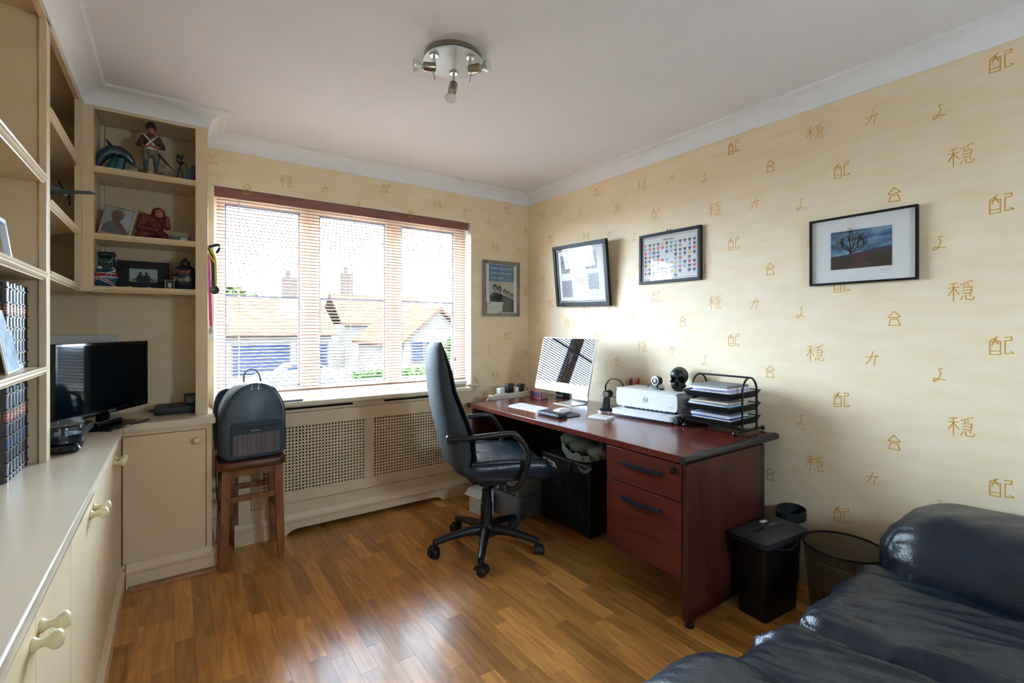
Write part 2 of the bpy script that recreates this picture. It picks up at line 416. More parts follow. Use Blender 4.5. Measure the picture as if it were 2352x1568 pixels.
# skirting on the free stretches of wall
def skirt(name, x0, x1, y0, y1, axis):
    b = MB()
    pr = [(0, 0), (0.02, 0), (0.02, 0.085), (0.016, 0.095), (0.016, 0.1), (0.011, 0.112), (0.006, 0.12), (0, 0.122)]
    if axis == 'x': b.loft([[Vector((x, y0 - d, z)) for d, z in pr] for x in (x0, x1)])
    else: b.loft([[Vector((x0 - d, y, z)) for d, z in pr] for y in (y0, y1)])
    return struct(b.obj(name, M_paint))
skirt('baseboard_back', 1.84, XR - 0.02, YB, YB, 'x')
skirt('baseboard_corner', 0.165, 0.325, YB, YB, 'x')
skirt('baseboard_right', XR, XR, YN, YB, 'y')

# printed wallpaper characters
ST = {
 'pai': (0.088, 0.088, [[(0,.72),(.42,.74),(.42,0),(0,0),(0,.72)], [(0,.19),(.42,.2)], [(.02,.78),(.33,.99)], [(.21,.9),(.09,.52)], [(.21,.9),(.33,.58)], [(.57,.95),(.86,.99),(.84,.8),(.6,.78),(.6,.06),(.94,.1),(.8,.2)]]),
 'on': (0.1, 0.096, [[(.05,.9),(.36,.97)], [(0,.7),(.42,.74)], [(.2,.93),(.2,0)], [(.2,.68),(.0,.3)], [(.2,.68),(.42,.36)], [(.48,.84),(.93,1.06)], [(.62,.84),(.65,.74)], [(.75,.9),(.76,.79)], [(.56,.68),(.9,.72),(.86,.4),(.56,.39)], [(.57,.54),(.86,.56)], [(.48,.06),(.56,.24)], [(.66,.3),(.68,.07),(.93,.05),(1.0,.2)], [(.82,.33),(.87,.22)]]),
 'ka': (0.058, 0.076, [[(0,.55),(.98,.66)], [(.6,1.0),(.42,.5),(0,.02)], [(.8,.64),(.66,-.02)], [(.86,.74),(1,.62)]]),
 'yo': (0.052, 0.07, [[(.42,1.0),(.78,.98)], [(.5,.9),(.62,.68),(.56,.42),(.34,.12),(.12,0),(.02,.1),(.14,.26),(.5,.2),(1.0,.14)]]),
 'go': (0.056, 0.078, [[(.5,1.0),(0,.56),(.1,.6)], [(.5,1.0),(1,.62),(.9,.6)], [(.12,.54),(.88,.58)], [(.2,.42),(.8,.44),(.97,0),(.08,.0),(.2,.42)]]),
}
GM = {}
for k, (w, h, ss) in ST.items():
    b = MB()
    for pts in ss: b.stroke([((x - 0.5) * w * 0.78, (y - 0.5) * h * 0.78) for x, y in pts], 0.0032 if k != 'go' else 0.0038)
    GM[k] = b.mesh('printed_character', M_glyph, smooth=False, recalc=False)
TILE_R = {'pai': (0.398, 2.273), 'on': (0.514, 1.946), 'ka': (0.812, 2.205), 'yo': (0.581, 2.147), 'go': (0.731, 1.842)}
TILE_B = {'pai': (0.184, 2.272), 'on': (0.594, 2.207), 'ka': (0.832, 2.2), 'yo': (0.527, 1.878), 'go': (0.371, 2.122)}
for k, (y0, z0) in TILE_R.items():
    for i in range(0, 6):
        for j in range(-1, 5):
            y = y0 + 0.5295 * i; z = z0 - (0.27 if i % 2 else 0) - 0.54 * j
            if 0.2 < y < YB - 0.03 and 0.3 < z < 2.30: link('printed_character', GM[k], wall_right, (XR - 0.0006, y, z), (R(90), 0, R(-90)))
for k, (x0, z0) in TILE_B.items():
    for i in range(-1, 5):
        for j in range(-1, 5):
            x = x0 + 0.5395 * i; z = z0 + (-0.27 if i % 2 else 0) - 0.54 * j
            if 0.17 < x < XR - 0.02 and 0.3 < z < 2.30 and not (WX0 - 0.03 < x < WX1 + 0.01 and z < WZ1 - 0.03) and not (x < 0.22 and k == 'pai' and z < 2.2): link('printed_character', GM[k], wall_back, (x, YB - 0.0006, z), (R(90), 0, 0))

# ------------------------------------------------------------------ the window
M_wframe = mat('window frame paint', '#f0e4d8', 0.4, var=0.03)
win = bpy.data.objects.new('window_1', None); COL.objects.link(win); win.location = (1.08, 3.49, WZ0); struct(win); win['_world'] = [1.08, 3.49, WZ0]
Y0, Y1 = 3.465, 3.53
b = MB()
b.box(WX0, WX1, Y0, Y1, WZ0, WZ0 + 0.045, 0.004).box(WX0, WX1, Y0, Y1, WZ1 - 0.045, WZ1, 0.004)
for x0, x1 in ((WX0, 0.225), (0.735, 0.79), (1.335, 1.39), (1.915, WX1)): b.box(x0, x1, Y0, Y1, WZ0 + 0.045, WZ1 - 0.045, 0.004)
b.obj('window_frame', M_wframe, win)
M_gasket = mat('grey seal', '#5d6a80', 0.6)
for x0, x1 in ((0.225, 0.735), (0.79, 1.335), (1.39, 1.915)):
    s = MB(); fw = 0.036; ya, yb = 3.475, 3.52; za, zb = WZ0 + 0.045, WZ1 - 0.045
    s.box(x0, x1, ya, yb, za, za + fw, 0.004).box(x0, x1, ya, yb, zb - fw, zb, 0.004).box(x0, x0 + fw, ya, yb, za + fw, zb - fw, 0.004).box(x1 - fw, x1, ya, yb, za + fw, zb - fw, 0.004)
    so = s.obj('casement', M_wframe, win)
    g = MB(); x0 += fw; x1 -= fw; za += fw; zb -= fw; gw = 0.008
    g.box(x0, x1, 3.485, 3.51, za, za + gw).box(x0, x1, 3.485, 3.51, zb - gw, zb).box(x0, x0 + gw, 3.485, 3.51, za, zb).box(x1 - gw, x1, 3.485, 3.51, za, zb)
    g.box(x0, x1, 3.49, 3.505, 1.452, 1.47)
    g.obj('glazing_bar', M_gasket, so)
    for z0, z1 in ((za, 1.452), (1.47, zb)): MB().box(x0, x1, 3.495, 3.499, z0, z1).obj('pane', M_glass, so)
for x, z in ((0.72, 1.43), (1.405, 1.40)):
    h = MB(); h.box(x - 0.012, x + 0.012, 3.455, 3.467, z - 0.03, z + 0.03, 0.003).box(x - 0.008, x + 0.008, 3.435, 3.45, z - 0.10, z + 0.012, 0.004).cyl((x, 3.456, z), (x, 3.445, z), 0.008)
    h.obj('window_handle', M_white, win)

# ------------------------------------------------------------------ venetian blind inside the reveal
M_slat = woodmat('blind slat wood', '#8f6a54', '#bd9c84', rough=0.4, scale=(2, 30, 30), ns=3, bump=0.0)
M_pelmet = woodmat('pelmet wood', '#7a4a3c', '#8f5f50', rough=0.4, scale=(2, 20, 20), ns=3, bump=0.02)
M_cord = mat('blind cord', '#cdbb9c', 0.8)
blind = thing('venetian_blind', 'wooden venetian blind with open slats filling the window', 'blind', (1.08, 3.40, 0.84), world=True)
MB().box(0.198, 1.955, 3.366, 3.378, 2.052, 2.113, 0.003).obj('pelmet', M_pelmet, blind)
MB().box(0.21, 1.945, 3.382, 3.425, 2.07, 2.108, 0.002).obj('headrail', M_slat, blind)
BX0, BX1, BY = 0.212, 1.945, 3.405
sl = MB(); secs = []
for i in range(7):
    f = i / 6 - 0.5; secs.append((f * 0.021, 0.0016 * (1 - 4 * f * f)))
top = [Vector((0, y, z + 0.0019)) for y, z in secs]; bot = [Vector((0, y, z - 0.0019)) for y, z in reversed(secs)]
ring = top + bot
sl.loft([[Vector((x,  p.y, p.z)) for p in ring] for x in (BX0 - 1.08, BX1 - 1.08)])
slme = sl.mesh('slat', M_slat)
nsl = 56; zt, zb = 2.045, 0.873
for i in range(nsl):
    link('slat', slme, blind, (0, BY - 3.40, zt - (zt - zb) * i / (nsl - 1) - 0.84), (R(3), 0, 0))
MB().box(BX0, BX1, BY - 0.014, BY + 0.014, 0.843, 0.857, 0.003).obj('bottom_rail', M_slat, blind)
for x in (0.33, 0.735, 1.02, 1.31, 1.72):
    b = MB()
    for dy in (-0.0135, 0.0135): b.tube([(x, BY + dy, 0.85), (x, BY + dy, 2.07)], 0.0009, 5)
    b.tube([(x + 0.004, BY, 0.85), (x + 0.004, BY, 2.07)], 0.0011, 5)
    b.obj('ladder_cord', M_cord, blind)
    MB().cyl((x, BY, 0.843), (x, BY, 0.835), 0.005, 0.004, 10).obj('cord_button', M_slat, blind)
acorn = [(0.002, 0.03), (0.006, 0.027), (0.006, 0.02), (0.004, 0.018), (0.009, 0.012), (0.011, 0.006), (0.010, 0.0), (0.004, -0.002)]
for (xa, ya, xe, ye, ze) in ((1.80, 3.38, 1.83, 3.368, 1.0), (1.81, 3.38, 1.795, 3.365, 0.875)):
    c = MB().tube(smoothpath([(xa, ya, 2.06), (xa + 0.005, ya - 0.005, 1.5), (xe, ye, ze + 0.03)], 6), 0.0011, 5).obj('pull_cord', M_cord, blind)
    MB().lathe(acorn, 14, Matrix.Translation((xe, ye, ze))).obj('cord_acorn', M_slat, c)
c = MB().tube(smoothpath([(1.935, 3.38, 2.05), (1.95, 3.372, 1.4), (1.975, 3.35, 1.05), (2.005, 3.335, 0.852)], 6), 0.0011, 5).obj('pull_cord', M_cord, blind)
MB().lathe(acorn, 14, Matrix.Translation((2.006, 3.335, 0.821)) @ Matrix.Scale(1.25, 4)).obj('cord_acorn', M_slat, c)

# ------------------------------------------------------------------ radiator cover below the window (with the sill board on top)
rc = thing('radiator_cover', 'cream radiator cover with two perforated panels below the window', 'radiator cover', (1.07, 3.26, 0), world=True)
FY = 3.165
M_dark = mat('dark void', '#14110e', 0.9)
bd = MB()
bd.box(0.305, 0.323, FY, YB - 0.001, 0.0, 0.78)                                              # left end
bd.box(1.818, 1.836, FY, YB - 0.001, 0.0, 0.78)                                              # right end
bd.box(0.323, 1.818, FY, FY + 0.018, 0.742, 0.757).box(0.323, 1.818, FY, FY + 0.018, 0.772, 0.78)
for x0, x1 in ((0.323, 0.51), (0.963, 1.175), (1.53, 1.818)): bd.box(x0, x1, FY, FY + 0.018, 0.757, 0.772)
bd.box(0.323, 0.368, FY, FY + 0.018, 0.187, 0.742).box(1.752, 1.818, FY, FY + 0.018, 0.187, 0.742).box(0.323, 1.818, FY, FY + 0.018, 0.10, 0.187)
bd.obj('carcass', M_paint, rc)
dr = MB(); dy = FY - 0.001
dr.box(0.371, 0.43, dy, dy + 0.018, 0.19, 0.739, 0.001).box(1.715, 1.749, dy, dy + 0.018, 0.19, 0.739, 0.001).box(1.042, 1.104, dy, dy + 0.018, 0.255, 0.655, 0.001)
dr.box(0.43, 1.715, dy, dy + 0.018, 0.19, 0.255, 0.001).box(0.43, 1.715, dy, dy + 0.018, 0.655, 0.739, 0.001)
door = dr.obj('access_panel', M_paint, rc)
for x0, x1 in ((0.43, 1.042), (1.104, 1.715)):
    g = MB(); pit = 0.0197; nx = int((x1 - x0) / pit); nz = int(0.4 / pit); px = (x1 - x0) / nx; pz = 0.4 / nz; hw = 0.0098
    vs = []; fs = []; yg = FY + 0.008
    xs = [x0]; 
    for i in range(nx): c = x0 + (i + 0.5) * px; xs += [c - hw/2, c + hw/2]
    xs.append(x1); zs = [0.255]
    for j in range(nz): c = 0.255 + (j + 0.5) * pz; zs += [c - hw/2, c + hw/2]
    zs.append(0.655)
    idx = {}
    for d, yy in ((0, yg), (1, yg + 0.004)):
        for i, xx in enumerate(xs):
            for j, zz in enumerate(zs): idx[(d, i, j)] = len(vs); vs.append((xx, yy, zz))
    for i in range(len(xs) - 1):
        for j in range(len(zs) - 1):
            if i % 2 and j % 2:
                fs += [(idx[0, i, j], idx[0, i+1, j], idx[1, i+1, j], idx[1, i, j]), (idx[0, i, j+1], idx[0, i+1, j+1], idx[1, i+1, j+1], idx[1, i, j+1]), (idx[0, i, j], idx[0, i, j+1], idx[1, i, j+1], idx[1, i, j]), (idx[0, i+1, j], idx[0, i+1, j+1], idx[1, i+1, j+1], idx[1, i+1, j])]
            else: fs.append((idx[0, i, j], idx[0, i+1, j], idx[0, i+1, j+1], idx[0, i, j+1]))
    g.add(vs, fs); g.obj('perforated_sheet', M_paint, door, smooth=False, recalc=False)
for x in (0.6, 1.52): MB().box(x - 0.025, x + 0.025, FY - 0.004, FY, 0.186, 0.191, 0.0005).obj('hinge', M_nickel, rc)
sk = MB(); pr = [(0, 0.0), (0.018, 0.0), (0.018, 0.075), (0.022, 0.08), (0.022, 0.092), (0.014, 0.1), (0.012, 0.112), (0.004, 0.122), (0, 0.122)]
# plinth moulding with an arched cut-out along the floor
arch0, arch1, ah = 0.555, 1.61, 0.032
xs = [0.2835, 0.555, 0.57, 0.59, 0.62, 1.545, 1.575, 1.595, 1.61, 1.853]; lowz = [0, 0, 0.014, 0.025, ah, ah, 0.025, 0.014, 0, 0]
sk.loft([[Vector((x, FY - d, max(z, lz) if z < 0.05 else z)) for d, z in pr] for x, lz in zip(xs, lowz)])
pr2 = pr[:]
sk.loft([[Vector((0.305 - d, y, z)) for d, z in pr2] for y in (FY + 0.0005, YB - 0.022)])
sk.obj('plinth', M_paint, rc)
MB().box(0.33, 1.81, YB - 0.012, YB - 0.002, 0.12, 0.74).obj('shaded_radiator_panel', M_dark, rc)  # radiator sheet coloured near-black to paint the shade inside the cover
sb = MB(); sb.box(0.28, 1.862, 3.135, YB + 0.001, 0.78, 0.808, 0.006, 3).box(WX0 + 0.006, WX1 - 0.006, YB, 3.464, 0.791, 0.808, 0.002)
sb.box(1.862, 2.035, 3.31, YB - 0.0005, 0.79, 0.808, 0.006, 3)
struct(sb.obj('trim_2', mat('sill gloss paint', '#e2d8bd', 0.16, var=0.02)))

# ================================================================== FITTED CUPBOARDS AND SHELVES
knobp = [(0.013, 0.0), (0.0135, 0.004), (0.009, 0.008), (0.0075, 0.014), (0.0085, 0.02), (0.014, 0.026), (0.017, 0.031), (0.0165, 0.037), (0.012, 0.042), (0.004, 0.044)]
M_knob = mat('cream knob paint', '#ddd0aa', 0.2, var=0.02)
knob_me = MB().lathe(knobp, 20).mesh('knob', M_knob)
CT, CB = 0.797, 0.762                                   # worktop top / underside
DX = -0.205                                             # door face of the long left run
# long run: three double-door cupboards
bounds = [2.945, 2.29, 1.57, 0.85]
descr = ['cream double cupboard in the corner beside the small cupboard door', 'cream double cupboard halfway along the left worktop', 'cream double cupboard nearest the camera under the left worktop']
for i in range(3):
    y1, y0 = bounds[i], bounds[i+1]; ym = (y0 + y1) / 2 - (0.02 if i == 0 else 0)
    t = thing('base_cabinet', descr[i], 'cupboard', (-0.45, ym, 0), group='long run of base cupboards', world=True)
    MB().box(XL + 0.002, DX - 0.02, y0, y1, 0.0, CB - 0.001).obj('carcass', M_paint, t)
    for (a, c_, kn) in ((y0 + 0.003, ym - 0.0015, ym - 0.034), (ym + 0.0015, y1 - 0.003, ym + 0.034)):
        d = MB().box(DX - 0.018, DX, a, c_, 0.118, 0.742, 0.002).obj('door', M_paint, t)
        k = link('knob', knob_me, d, (DX, kn, 0.70), (0, R(90), 0))
    p = MB(); p.loft([[Vector((DX - 0.006 + d, y, z)) for d, z in pr] for y in (y0, y1 if i else y1 - 0.001)]); p.obj('plinth', M_paint, t)
# short corner cupboard under the right-hand shelves
t = thing('corner_cabinet', 'cream single cupboard with one round knob beside the stool', 'cupboard', (0.0, 3.15, 0), world=True)
CY = 2.95
MB().box(DX - 0.018, 0.163, CY + 0.02, YB - 0.001, 0.0, CB - 0.001).obj('carcass', M_paint, t)
f = MB(); f.box(DX - 0.001, 0.163, CY, CY + 0.02, 0.736, CB - 0.001, 0.001).box(0.139, 0.163, CY, CY + 0.02, 0.0, 0.736, 0.001).box(DX - 0.001, 0.139, CY, CY + 0.02, 0.0, 0.116); f.obj('face_frame', M_paint, t)
d = MB().box(DX + 0.004, 0.136, CY + 0.001, CY + 0.019, 0.119, 0.733, 0.0015).obj('door', M_paint, t)
link('knob', knob_me, d, (0.097, CY + 0.001, 0.683), (R(90), 0, 0))
p = MB(); p.loft([[Vector((x, CY - d_, z)) for d_, z in pr] for x in (DX + 0.018, 0.184)]); p.loft([[Vector((0.163 + d_, y, z)) for d_, z in pr] for y in (CY - 0.02, YB - 0.02)]); p.obj('plinth', M_paint, t)
M_bead = woodmat('beading wood', '#8a5734', '#a87650', rough=0.45, scale=(3, 20, 20))
b = MB(); b.loft([[Vector((x, CY - 0.0225 - d_, z)) for d_, z in ((0, 0.0005), (0.02, 0.0005), (0.018, 0.009), (0.009, 0.017), (0, 0.019))] for x in (DX + 0.03, 0.188)])
tag(b.obj('floor_beading', M_bead), 'thin wooden floor beading along the corner cupboard plinth', 'beading')
# L-shaped worktop
poly = [(XL + 0.003, 0.84), (-0.195, 0.84), (-0.195, 2.93), (0.178, 2.93), (0.178, YB - 0.003), (XL + 0.003, YB - 0.003)]
b = MB().prism(poly, CT - CB, Matrix.Translation((0, 0, CB)))
bmesh.ops.bevel(b.bm, geom=[e for e in b.bm.edges if abs(e.verts[0].co.z - e.verts[1].co.z) < 1e-4], offset=0.004, segments=2, affect='EDGES')
tag(b.obj('worktop', M_gloss), 'long L-shaped cream painted worktop over the left cupboards', 'worktop')

# shelf units
def shelf_edge(p0, p1, out, z1):
    """moulded nosing along the front of a shelf; profile steps outwards"""
    P = [(0.0, z1), (0.014, z1), (0.017, z1 - 0.004), (0.015, z1 - 0.009), (0.011, z1 - 0.011), (0.013, z1 - 0.016), (0.009, z1 - 0.022), (0.004, z1 - 0.024), (0.003, z1 - 0.028), (0, z1 - 0.028)]
    b = MB(); b.loft([[Vector((p[0] + out[0] * d, p[1] + out[1] * d, z)) for d, z in P] for p in (p0, p1)]); return b
UY, UX = 3.05, -0.358
def shelf(parent, x0, x1, y0, y1, z, edge):
    s = MB().box(x0, x1, y0, y1, z - 0.022, z, 0.001).obj('shelf', M_paint, parent)
    edge.obj('shelf_nosing', M_paint, s); return s
u1 = thing('display_shelf_unit', 'cream open shelf unit of three shelves between the corner and the window', 'shelving', (-0.1, 3.2, CT), world=True)
MB().box(-0.30, 0.11, YB - 0.012, YB - 0.001, 1.43, 2.34).obj('back_panel', M_paint, u1)
MB().box(0.132, 0.15, UY + 0.02, YB - 0.001, CT, 2.36).obj('side_panel', M_paint, u1)
MB().box(0.094, 0.15, UY, UY + 0.02, CT, 2.36, 0.0015).obj('stile', M_paint, u1)
MB().box(UX, -0.316, UY, UY + 0.02, 1.436, 2.36, 0.0015).obj('stile', M_paint, u1)
MB().box(-0.316, 0.094, UY, UY + 0.02, 2.322, 2.36, 0.001).obj('top_rail', M_paint, u1)
MB().box(-0.336, 0.132, UY + 0.02, YB - 0.013, 2.345, 2.36).obj('top_panel', M_paint, u1)
MB().box(-0.334, -0.318, UY + 0.02, YB - 0.013, 1.436, 2.345).obj('side_panel', M_paint, u1)
for z in (2.045, 1.72, 1.464): shelf(u1, -0.318, 0.132, UY + 0.004, YB - 0.013, z, shelf_edge((-0.316, UY + 0.006), (0.094, UY + 0.006), (0, -1), z))
u2 = thing('bookcase', 'tall cream fitted bookcase along the left wall holding leather books', 'bookcase', (-0.5, 1.9, CT), world=True)
MB().box(XL + 0.001, XL + 0.012, 0.95, YB - 0.001, CT, 2.36).obj('back_panel', M_paint, u2)
MB().box(XL + 0.013, -0.336, YB - 0.012, YB - 0.001, CT, 2.36).obj('end_panel', M_paint, u2)
MB().box(XL + 0.012, UX - 0.02, 2.287, 2.311, CT, 2.36).obj('divider', M_paint, u2)
MB().box(UX - 0.02, UX, 2.272, 2.328, CT, 2.36, 0.0015).obj('stile', M_paint, u2)
MB().box(UX - 0.02, UX, 2.985, UY + 0.02, 1.436, 2.36, 0.0015).obj('stile', M_paint, u2)
MB().box(UX - 0.02, UX, 0.935, 2.985, 2.325, 2.36, 0.001).obj('top_rail', M_paint, u2)
MB().box(XL + 0.012, UX - 0.02, 0.95, YB - 0.013, 2.345, 2.36).obj('top_panel', M_paint, u2)
MB().box(XL + 0.012, UX - 0.02, 0.95, 0.974, CT, 2.345).obj('divider', M_paint, u2)
MB().box(UX - 0.02, UX, 0.935, 0.99, CT, 2.325, 0.0015).obj('stile', M_paint, u2)
for z in (1.785, 1.452, 1.128): shelf(u2, XL + 0.012, UX - 0.008, 0.974, 2.287, z, shelf_edge((UX - 0.012, 0.99), (UX - 0.012, 2.272), (1, 0), z))
for z in (2.045, 1.72, 1.464): shelf(u2, XL + 0.012, UX - 0.008, 2.311, YB - 0.013, z, shelf_edge((UX - 0.012, 2.328), (UX - 0.012, 2.985), (1, 0), z))

# ------------------------------------------------------------------ leather-bound volumes on the left
M_navy = leathermat('navy book leather', '#262a33', 0.35, 0.15); M_brownb = leathermat('brown book leather', '#2c1d17', 0.4, 0.15)
M_labelr = leathermat('red spine label', '#7d2a1e', 0.4, 0.1); M_labelb = leathermat('blue spine label', '#20304f', 0.4, 0.1)
M_gold = mat('gold tooling', '#a89468', 0.4, metal=0.7); M_pages = mat('book pages', '#d8ccb0', 0.8, stretch=(1, 40, 1))
def make_book(h, w, blue, lab):
    c = MB(); d = 0.17
    c.box(-d, -0.004, -w/2, -w/2 + 0.003, 0, h).box(-d, -0.004, w/2 - 0.003, w/2, 0, h)
    pr_ = [(-0.012 + 0.016 * math.cos(a), (w/2) * math.sin(a)) for a in [R(x) for x in range(-90, 91, 18)]]
    c.loft([[Vector((x, y, z)) for x, y in pr_] + [Vector((-0.014, w/2, z)), Vector((-0.014, -w/2, z))] for z in (0, h)])
    m = c.mesh('cover', M_brownb if not blue else M_navy)
    p = MB().box(-d + 0.004, -0.014, -w/2 + 0.003, w/2 - 0.003, 0.004, h - 0.004).mesh('page_block', M_pages)
    g = MB()
    def band(z0, z1, out, mi):
        g.m(mi); q = [(-0.012 + (0.016 + out) * math.cos(a), (w/2 + out * 0.4) * math.sin(a)) for a in [R(x) for x in range(-84, 85, 24)]]
        g.loft([[Vector((x, y, z)) for x, y in q] for z in (z0, z1)], caps=False, closed_loop=False)
    for fz in (0.06, 0.2, 0.34, 0.48, 0.62, 0.76, 0.93): band(fz * h, fz * h + 0.005, 0.0028, 0); band(fz * h - 0.003, fz * h - 0.0018, 0.0008, 1)
    band(0.64 * h, 0.745 * h, 0.001, 2)
    for q_ in (0.68, 0.71): band(q_ * h, q_ * h + 0.0022, 0.0016, 1)
    if lab: band(0.36 * h, 0.46 * h, 0.001, 3)
    return m, p, g.mesh('spine_bands', [M_brownb, M_gold, M_labelr, M_labelb])
for z, hh, lab, wh in ((CT, 0.285, True, 'standing on the worktop'), (1.128, 0.27, False, 'on the lowest shelf of the bookcase')):
    y = 2.283; nb = 7
    for i in range(nb):
        w = (0.038, 0.034, 0.036)[i % 3]; m, p, g = make_book(hh - (0.004 * (i % 2)), w, i > 0, lab)
        y -= w + 0.001
        nth = ['first', 'second', 'third', 'fourth', 'fifth', 'sixth', 'seventh'][i]
        t = thing('leather_book', f'{"brown" if i == 0 else "navy"} leather-bound volume {wh}, {nth} from the divider', 'book', (-0.408, y + w/2, z), group='leather-bound volumes ' + wh)
        link('cover', m, t); link('page_block', p, t); link('spine_bands', g, t)['kind'] = 'stuff'

# two leaning boards and a white frame on the left-hand shelves
M_artb = mat('blue grey print', '#93a7bb', 0.3, var=0.5, vscale=25); M_artw = mat('pale menu print', '#c9d6dd', 0.35, var=0.12, vscale=30)
t = thing('photo_board', 'blue grey framed photo leaning in front of the leather books', 'picture', (-0.388, 2.06, 1.13)); t.rotation_euler = (0, R(-9), R(4))
MB().box(-0.006, 0, -0.16, 0.045, 0, 0.185, 0.002).obj('board', M_white, t); MB().box(0, 0.0008, -0.155, 0.04, 0.006, 0.179).obj('print', M_artb, t)
t = thing('info_card', 'pale printed card leaning on the books beside the photo board', 'card', (-0.402, 2.17, 1.13)); t.rotation_euler = (0, R(-11), R(3))
MB().box(-0.004, 0, -0.10, 0.045, 0, 0.165, 0.001).obj('card', M_artw, t)
b = MB()
for i in range(7): b.box(0.0002, 0.0008, -0.06, 0.03 - 0.01 * (i % 3), 0.04 + i * 0.014, 0.044 + i * 0.014)
b.obj('printed_lines', mat('grey ink', '#8b93a2', 0.8), t)
t = thing('standing_picture', 'white photo frame standing on the middle left shelf', 'photo frame', (-0.42, 2.03, 1.4525)); t.rotation_euler = (0, R(-8), 0)
b = frame_mb(0.15, 0.14, 0.014, 0.016); b2 = b.obj('frame', M_white, t, (0, 0, 0.07), (0, 0, R(90))); MB().box(-0.012, -0.006, -0.063, 0.063, 0.012, 0.128).obj('photo', M_artb, t)

# ------------------------------------------------------------------ middle bay: model aeroplane, beaded frame
M_plane = mat('model grey blue', '#5c6a74', 0.4, var=0.2); M_planed = mat('model dark navy', '#16222c', 0.4); M_tan = mat('model tan', '#b59a72', 0.5)
t = thing('model_aeroplane', 'dark model aeroplane with propeller on the middle corner shelf', 'model plane', (-0.47, 2.72, 1.72))
pth = [(-0.1, -0.12, 0.145), (-0.05, -0.06, 0.14), (0.0, 0.0, 0.135), (0.05, 0.055, 0.13), (0.075, 0.085, 0.127)]
MB().tube(pth, [0.006, 0.014, 0.022, 0.022, 0.012], 14).obj('fuselage', M_planed, t)
MB().sph((0.086, 0.097, 0.126), (0.013, 0.013, 0.013)).obj('spinner', mat('model cream', '#c8c3a8', 0.4), t)
b = MB()
for s in (-1, 1): b.add([(0.087, 0.099, 0.128), (0.09 - 0.012 * s, 0.096 + 0.012 * s, 0.128), (0.075 - s * 0.02, 0.11 + s * 0.012, 0.13 + s * 0.055), (0.083 - s * 0.02, 0.1 + s * 0.012, 0.13 + s * 0.055)], [(0, 1, 2, 3)])
b.obj('propeller', M_planed, t)
b = MB(); b.loft([[Vector((0.03 + a, 0.02 + c_, z)) for a, c_, z in s_] for s_ in ([(-0.20, 0.20, 0.128), (-0.17, 0.22, 0.128), (-0.17, 0.22, 0.123), (-0.20, 0.20, 0.123)], [(-0.025, 0.0, 0.118), (0.02, 0.045, 0.118), (0.02, 0.045, 0.11), (-0.025, 0.0, 0.11)], [(0.15, -0.05, 0.122), (0.175, -0.02, 0.122), (0.175, -0.02, 0.118), (0.15, -0.05, 0.118)])]); b.obj('wing', M_plane, t)
b = MB(); b.tube([(-0.03, -0.03, 0.13), (-0.03, -0.03, 0.008)], 0.004, 8).lathe([(0.035, 0), (0.035, 0.006), (0.02, 0.01)], 20, Matrix.Translation((-0.03, -0.03, 0))); b.obj('display_stand', M_planed, t)
t = thing('beaded_frame', 'black beaded photo frame leaning on the lowest corner shelf', 'photo frame', (-0.44, 2.62, 1.4645)); t.rotation_euler = (0, R(-16), R(10))
b = MB()
for i in range(11):
    for yy in (-0.07, 0.07): b.sph((0, yy, 0.008 + i * 0.013), 0.0078, 1)
for i in range(10):
    for zz in (0.008, 0.138): b.sph((0, -0.063 + i * 0.014, zz), 0.0078, 1)
b.obj('beads', M_blackgl, t); MB().box(-0.004, 0.002, -0.066, 0.066, 0.008, 0.138).obj('photo', M_planed, t)

# ------------------------------------------------------------------ display shelves, top: dolphin, soldier, small sculpture, books
Z1, Z2, Z3 = 2.045, 1.72, 1.464
M_teal = mat('glazed teal ceramic', '#0d5564', 0.12, var=0.25, vscale=20, coat=0.5); M_deep = mat('glazed deep blue ceramic', '#0c3547', 0.12, var=0.2, coat=0.5)
t = thing('dolphin_ornament', 'glazed blue ceramic leaping dolphin on the top shelf', 'ornament', (-0.24, 3.15, Z1 + 0.0005))
b = MB(); sp = [(-0.075, 0, 0.012, 0.009), (-0.068, 0, 0.045, 0.018), (-0.05, 0, 0.085, 0.026), (-0.02, 0, 0.112, 0.031), (0.015, 0, 0.115, 0.029), (0.042, 0, 0.098, 0.024), (0.062, 0, 0.076, 0.016), (0.074, 0, 0.056, 0.007), (0.08, 0, 0.047, 0.005)]
for (a, c_) in zip(sp[:-1], sp[1:]): b.cap(a[:3], c_[:3], a[3], c_[3], 5)
b.cap((-0.02, 0, 0.135), (-0.038, 0, 0.17), 0.012, 0.003, 6); b.cap((0.0, -0.018, 0.09), (-0.01, -0.045, 0.06), 0.01, 0.004, 5); b.cap((0.0, 0.018, 0.09), (-0.01, 0.045, 0.06), 0.01, 0.004, 5)
b.cap((-0.075, 0, 0.012), (-0.09, -0.03, 0.008), 0.008, 0.004, 4); b.cap((-0.075, 0, 0.012), (-0.09, 0.03, 0.008), 0.008, 0.004, 4)
link('dolphin', blob(b, 0.0035, 3, 'dolphin', M_deep), t)
b = MB()
for k in range(9): a = k * 0.7; b.cap((-0.01 + 0.03 * math.cos(a), 0.022 * math.sin(a), 0.004), (0.012 + 0.022 * math.cos(a), 0.016 * math.sin(a), 0.075), 0.013, 0.009, 7)
link('wave', blob(b, 0.004, 2, 'wave', M_teal), t)

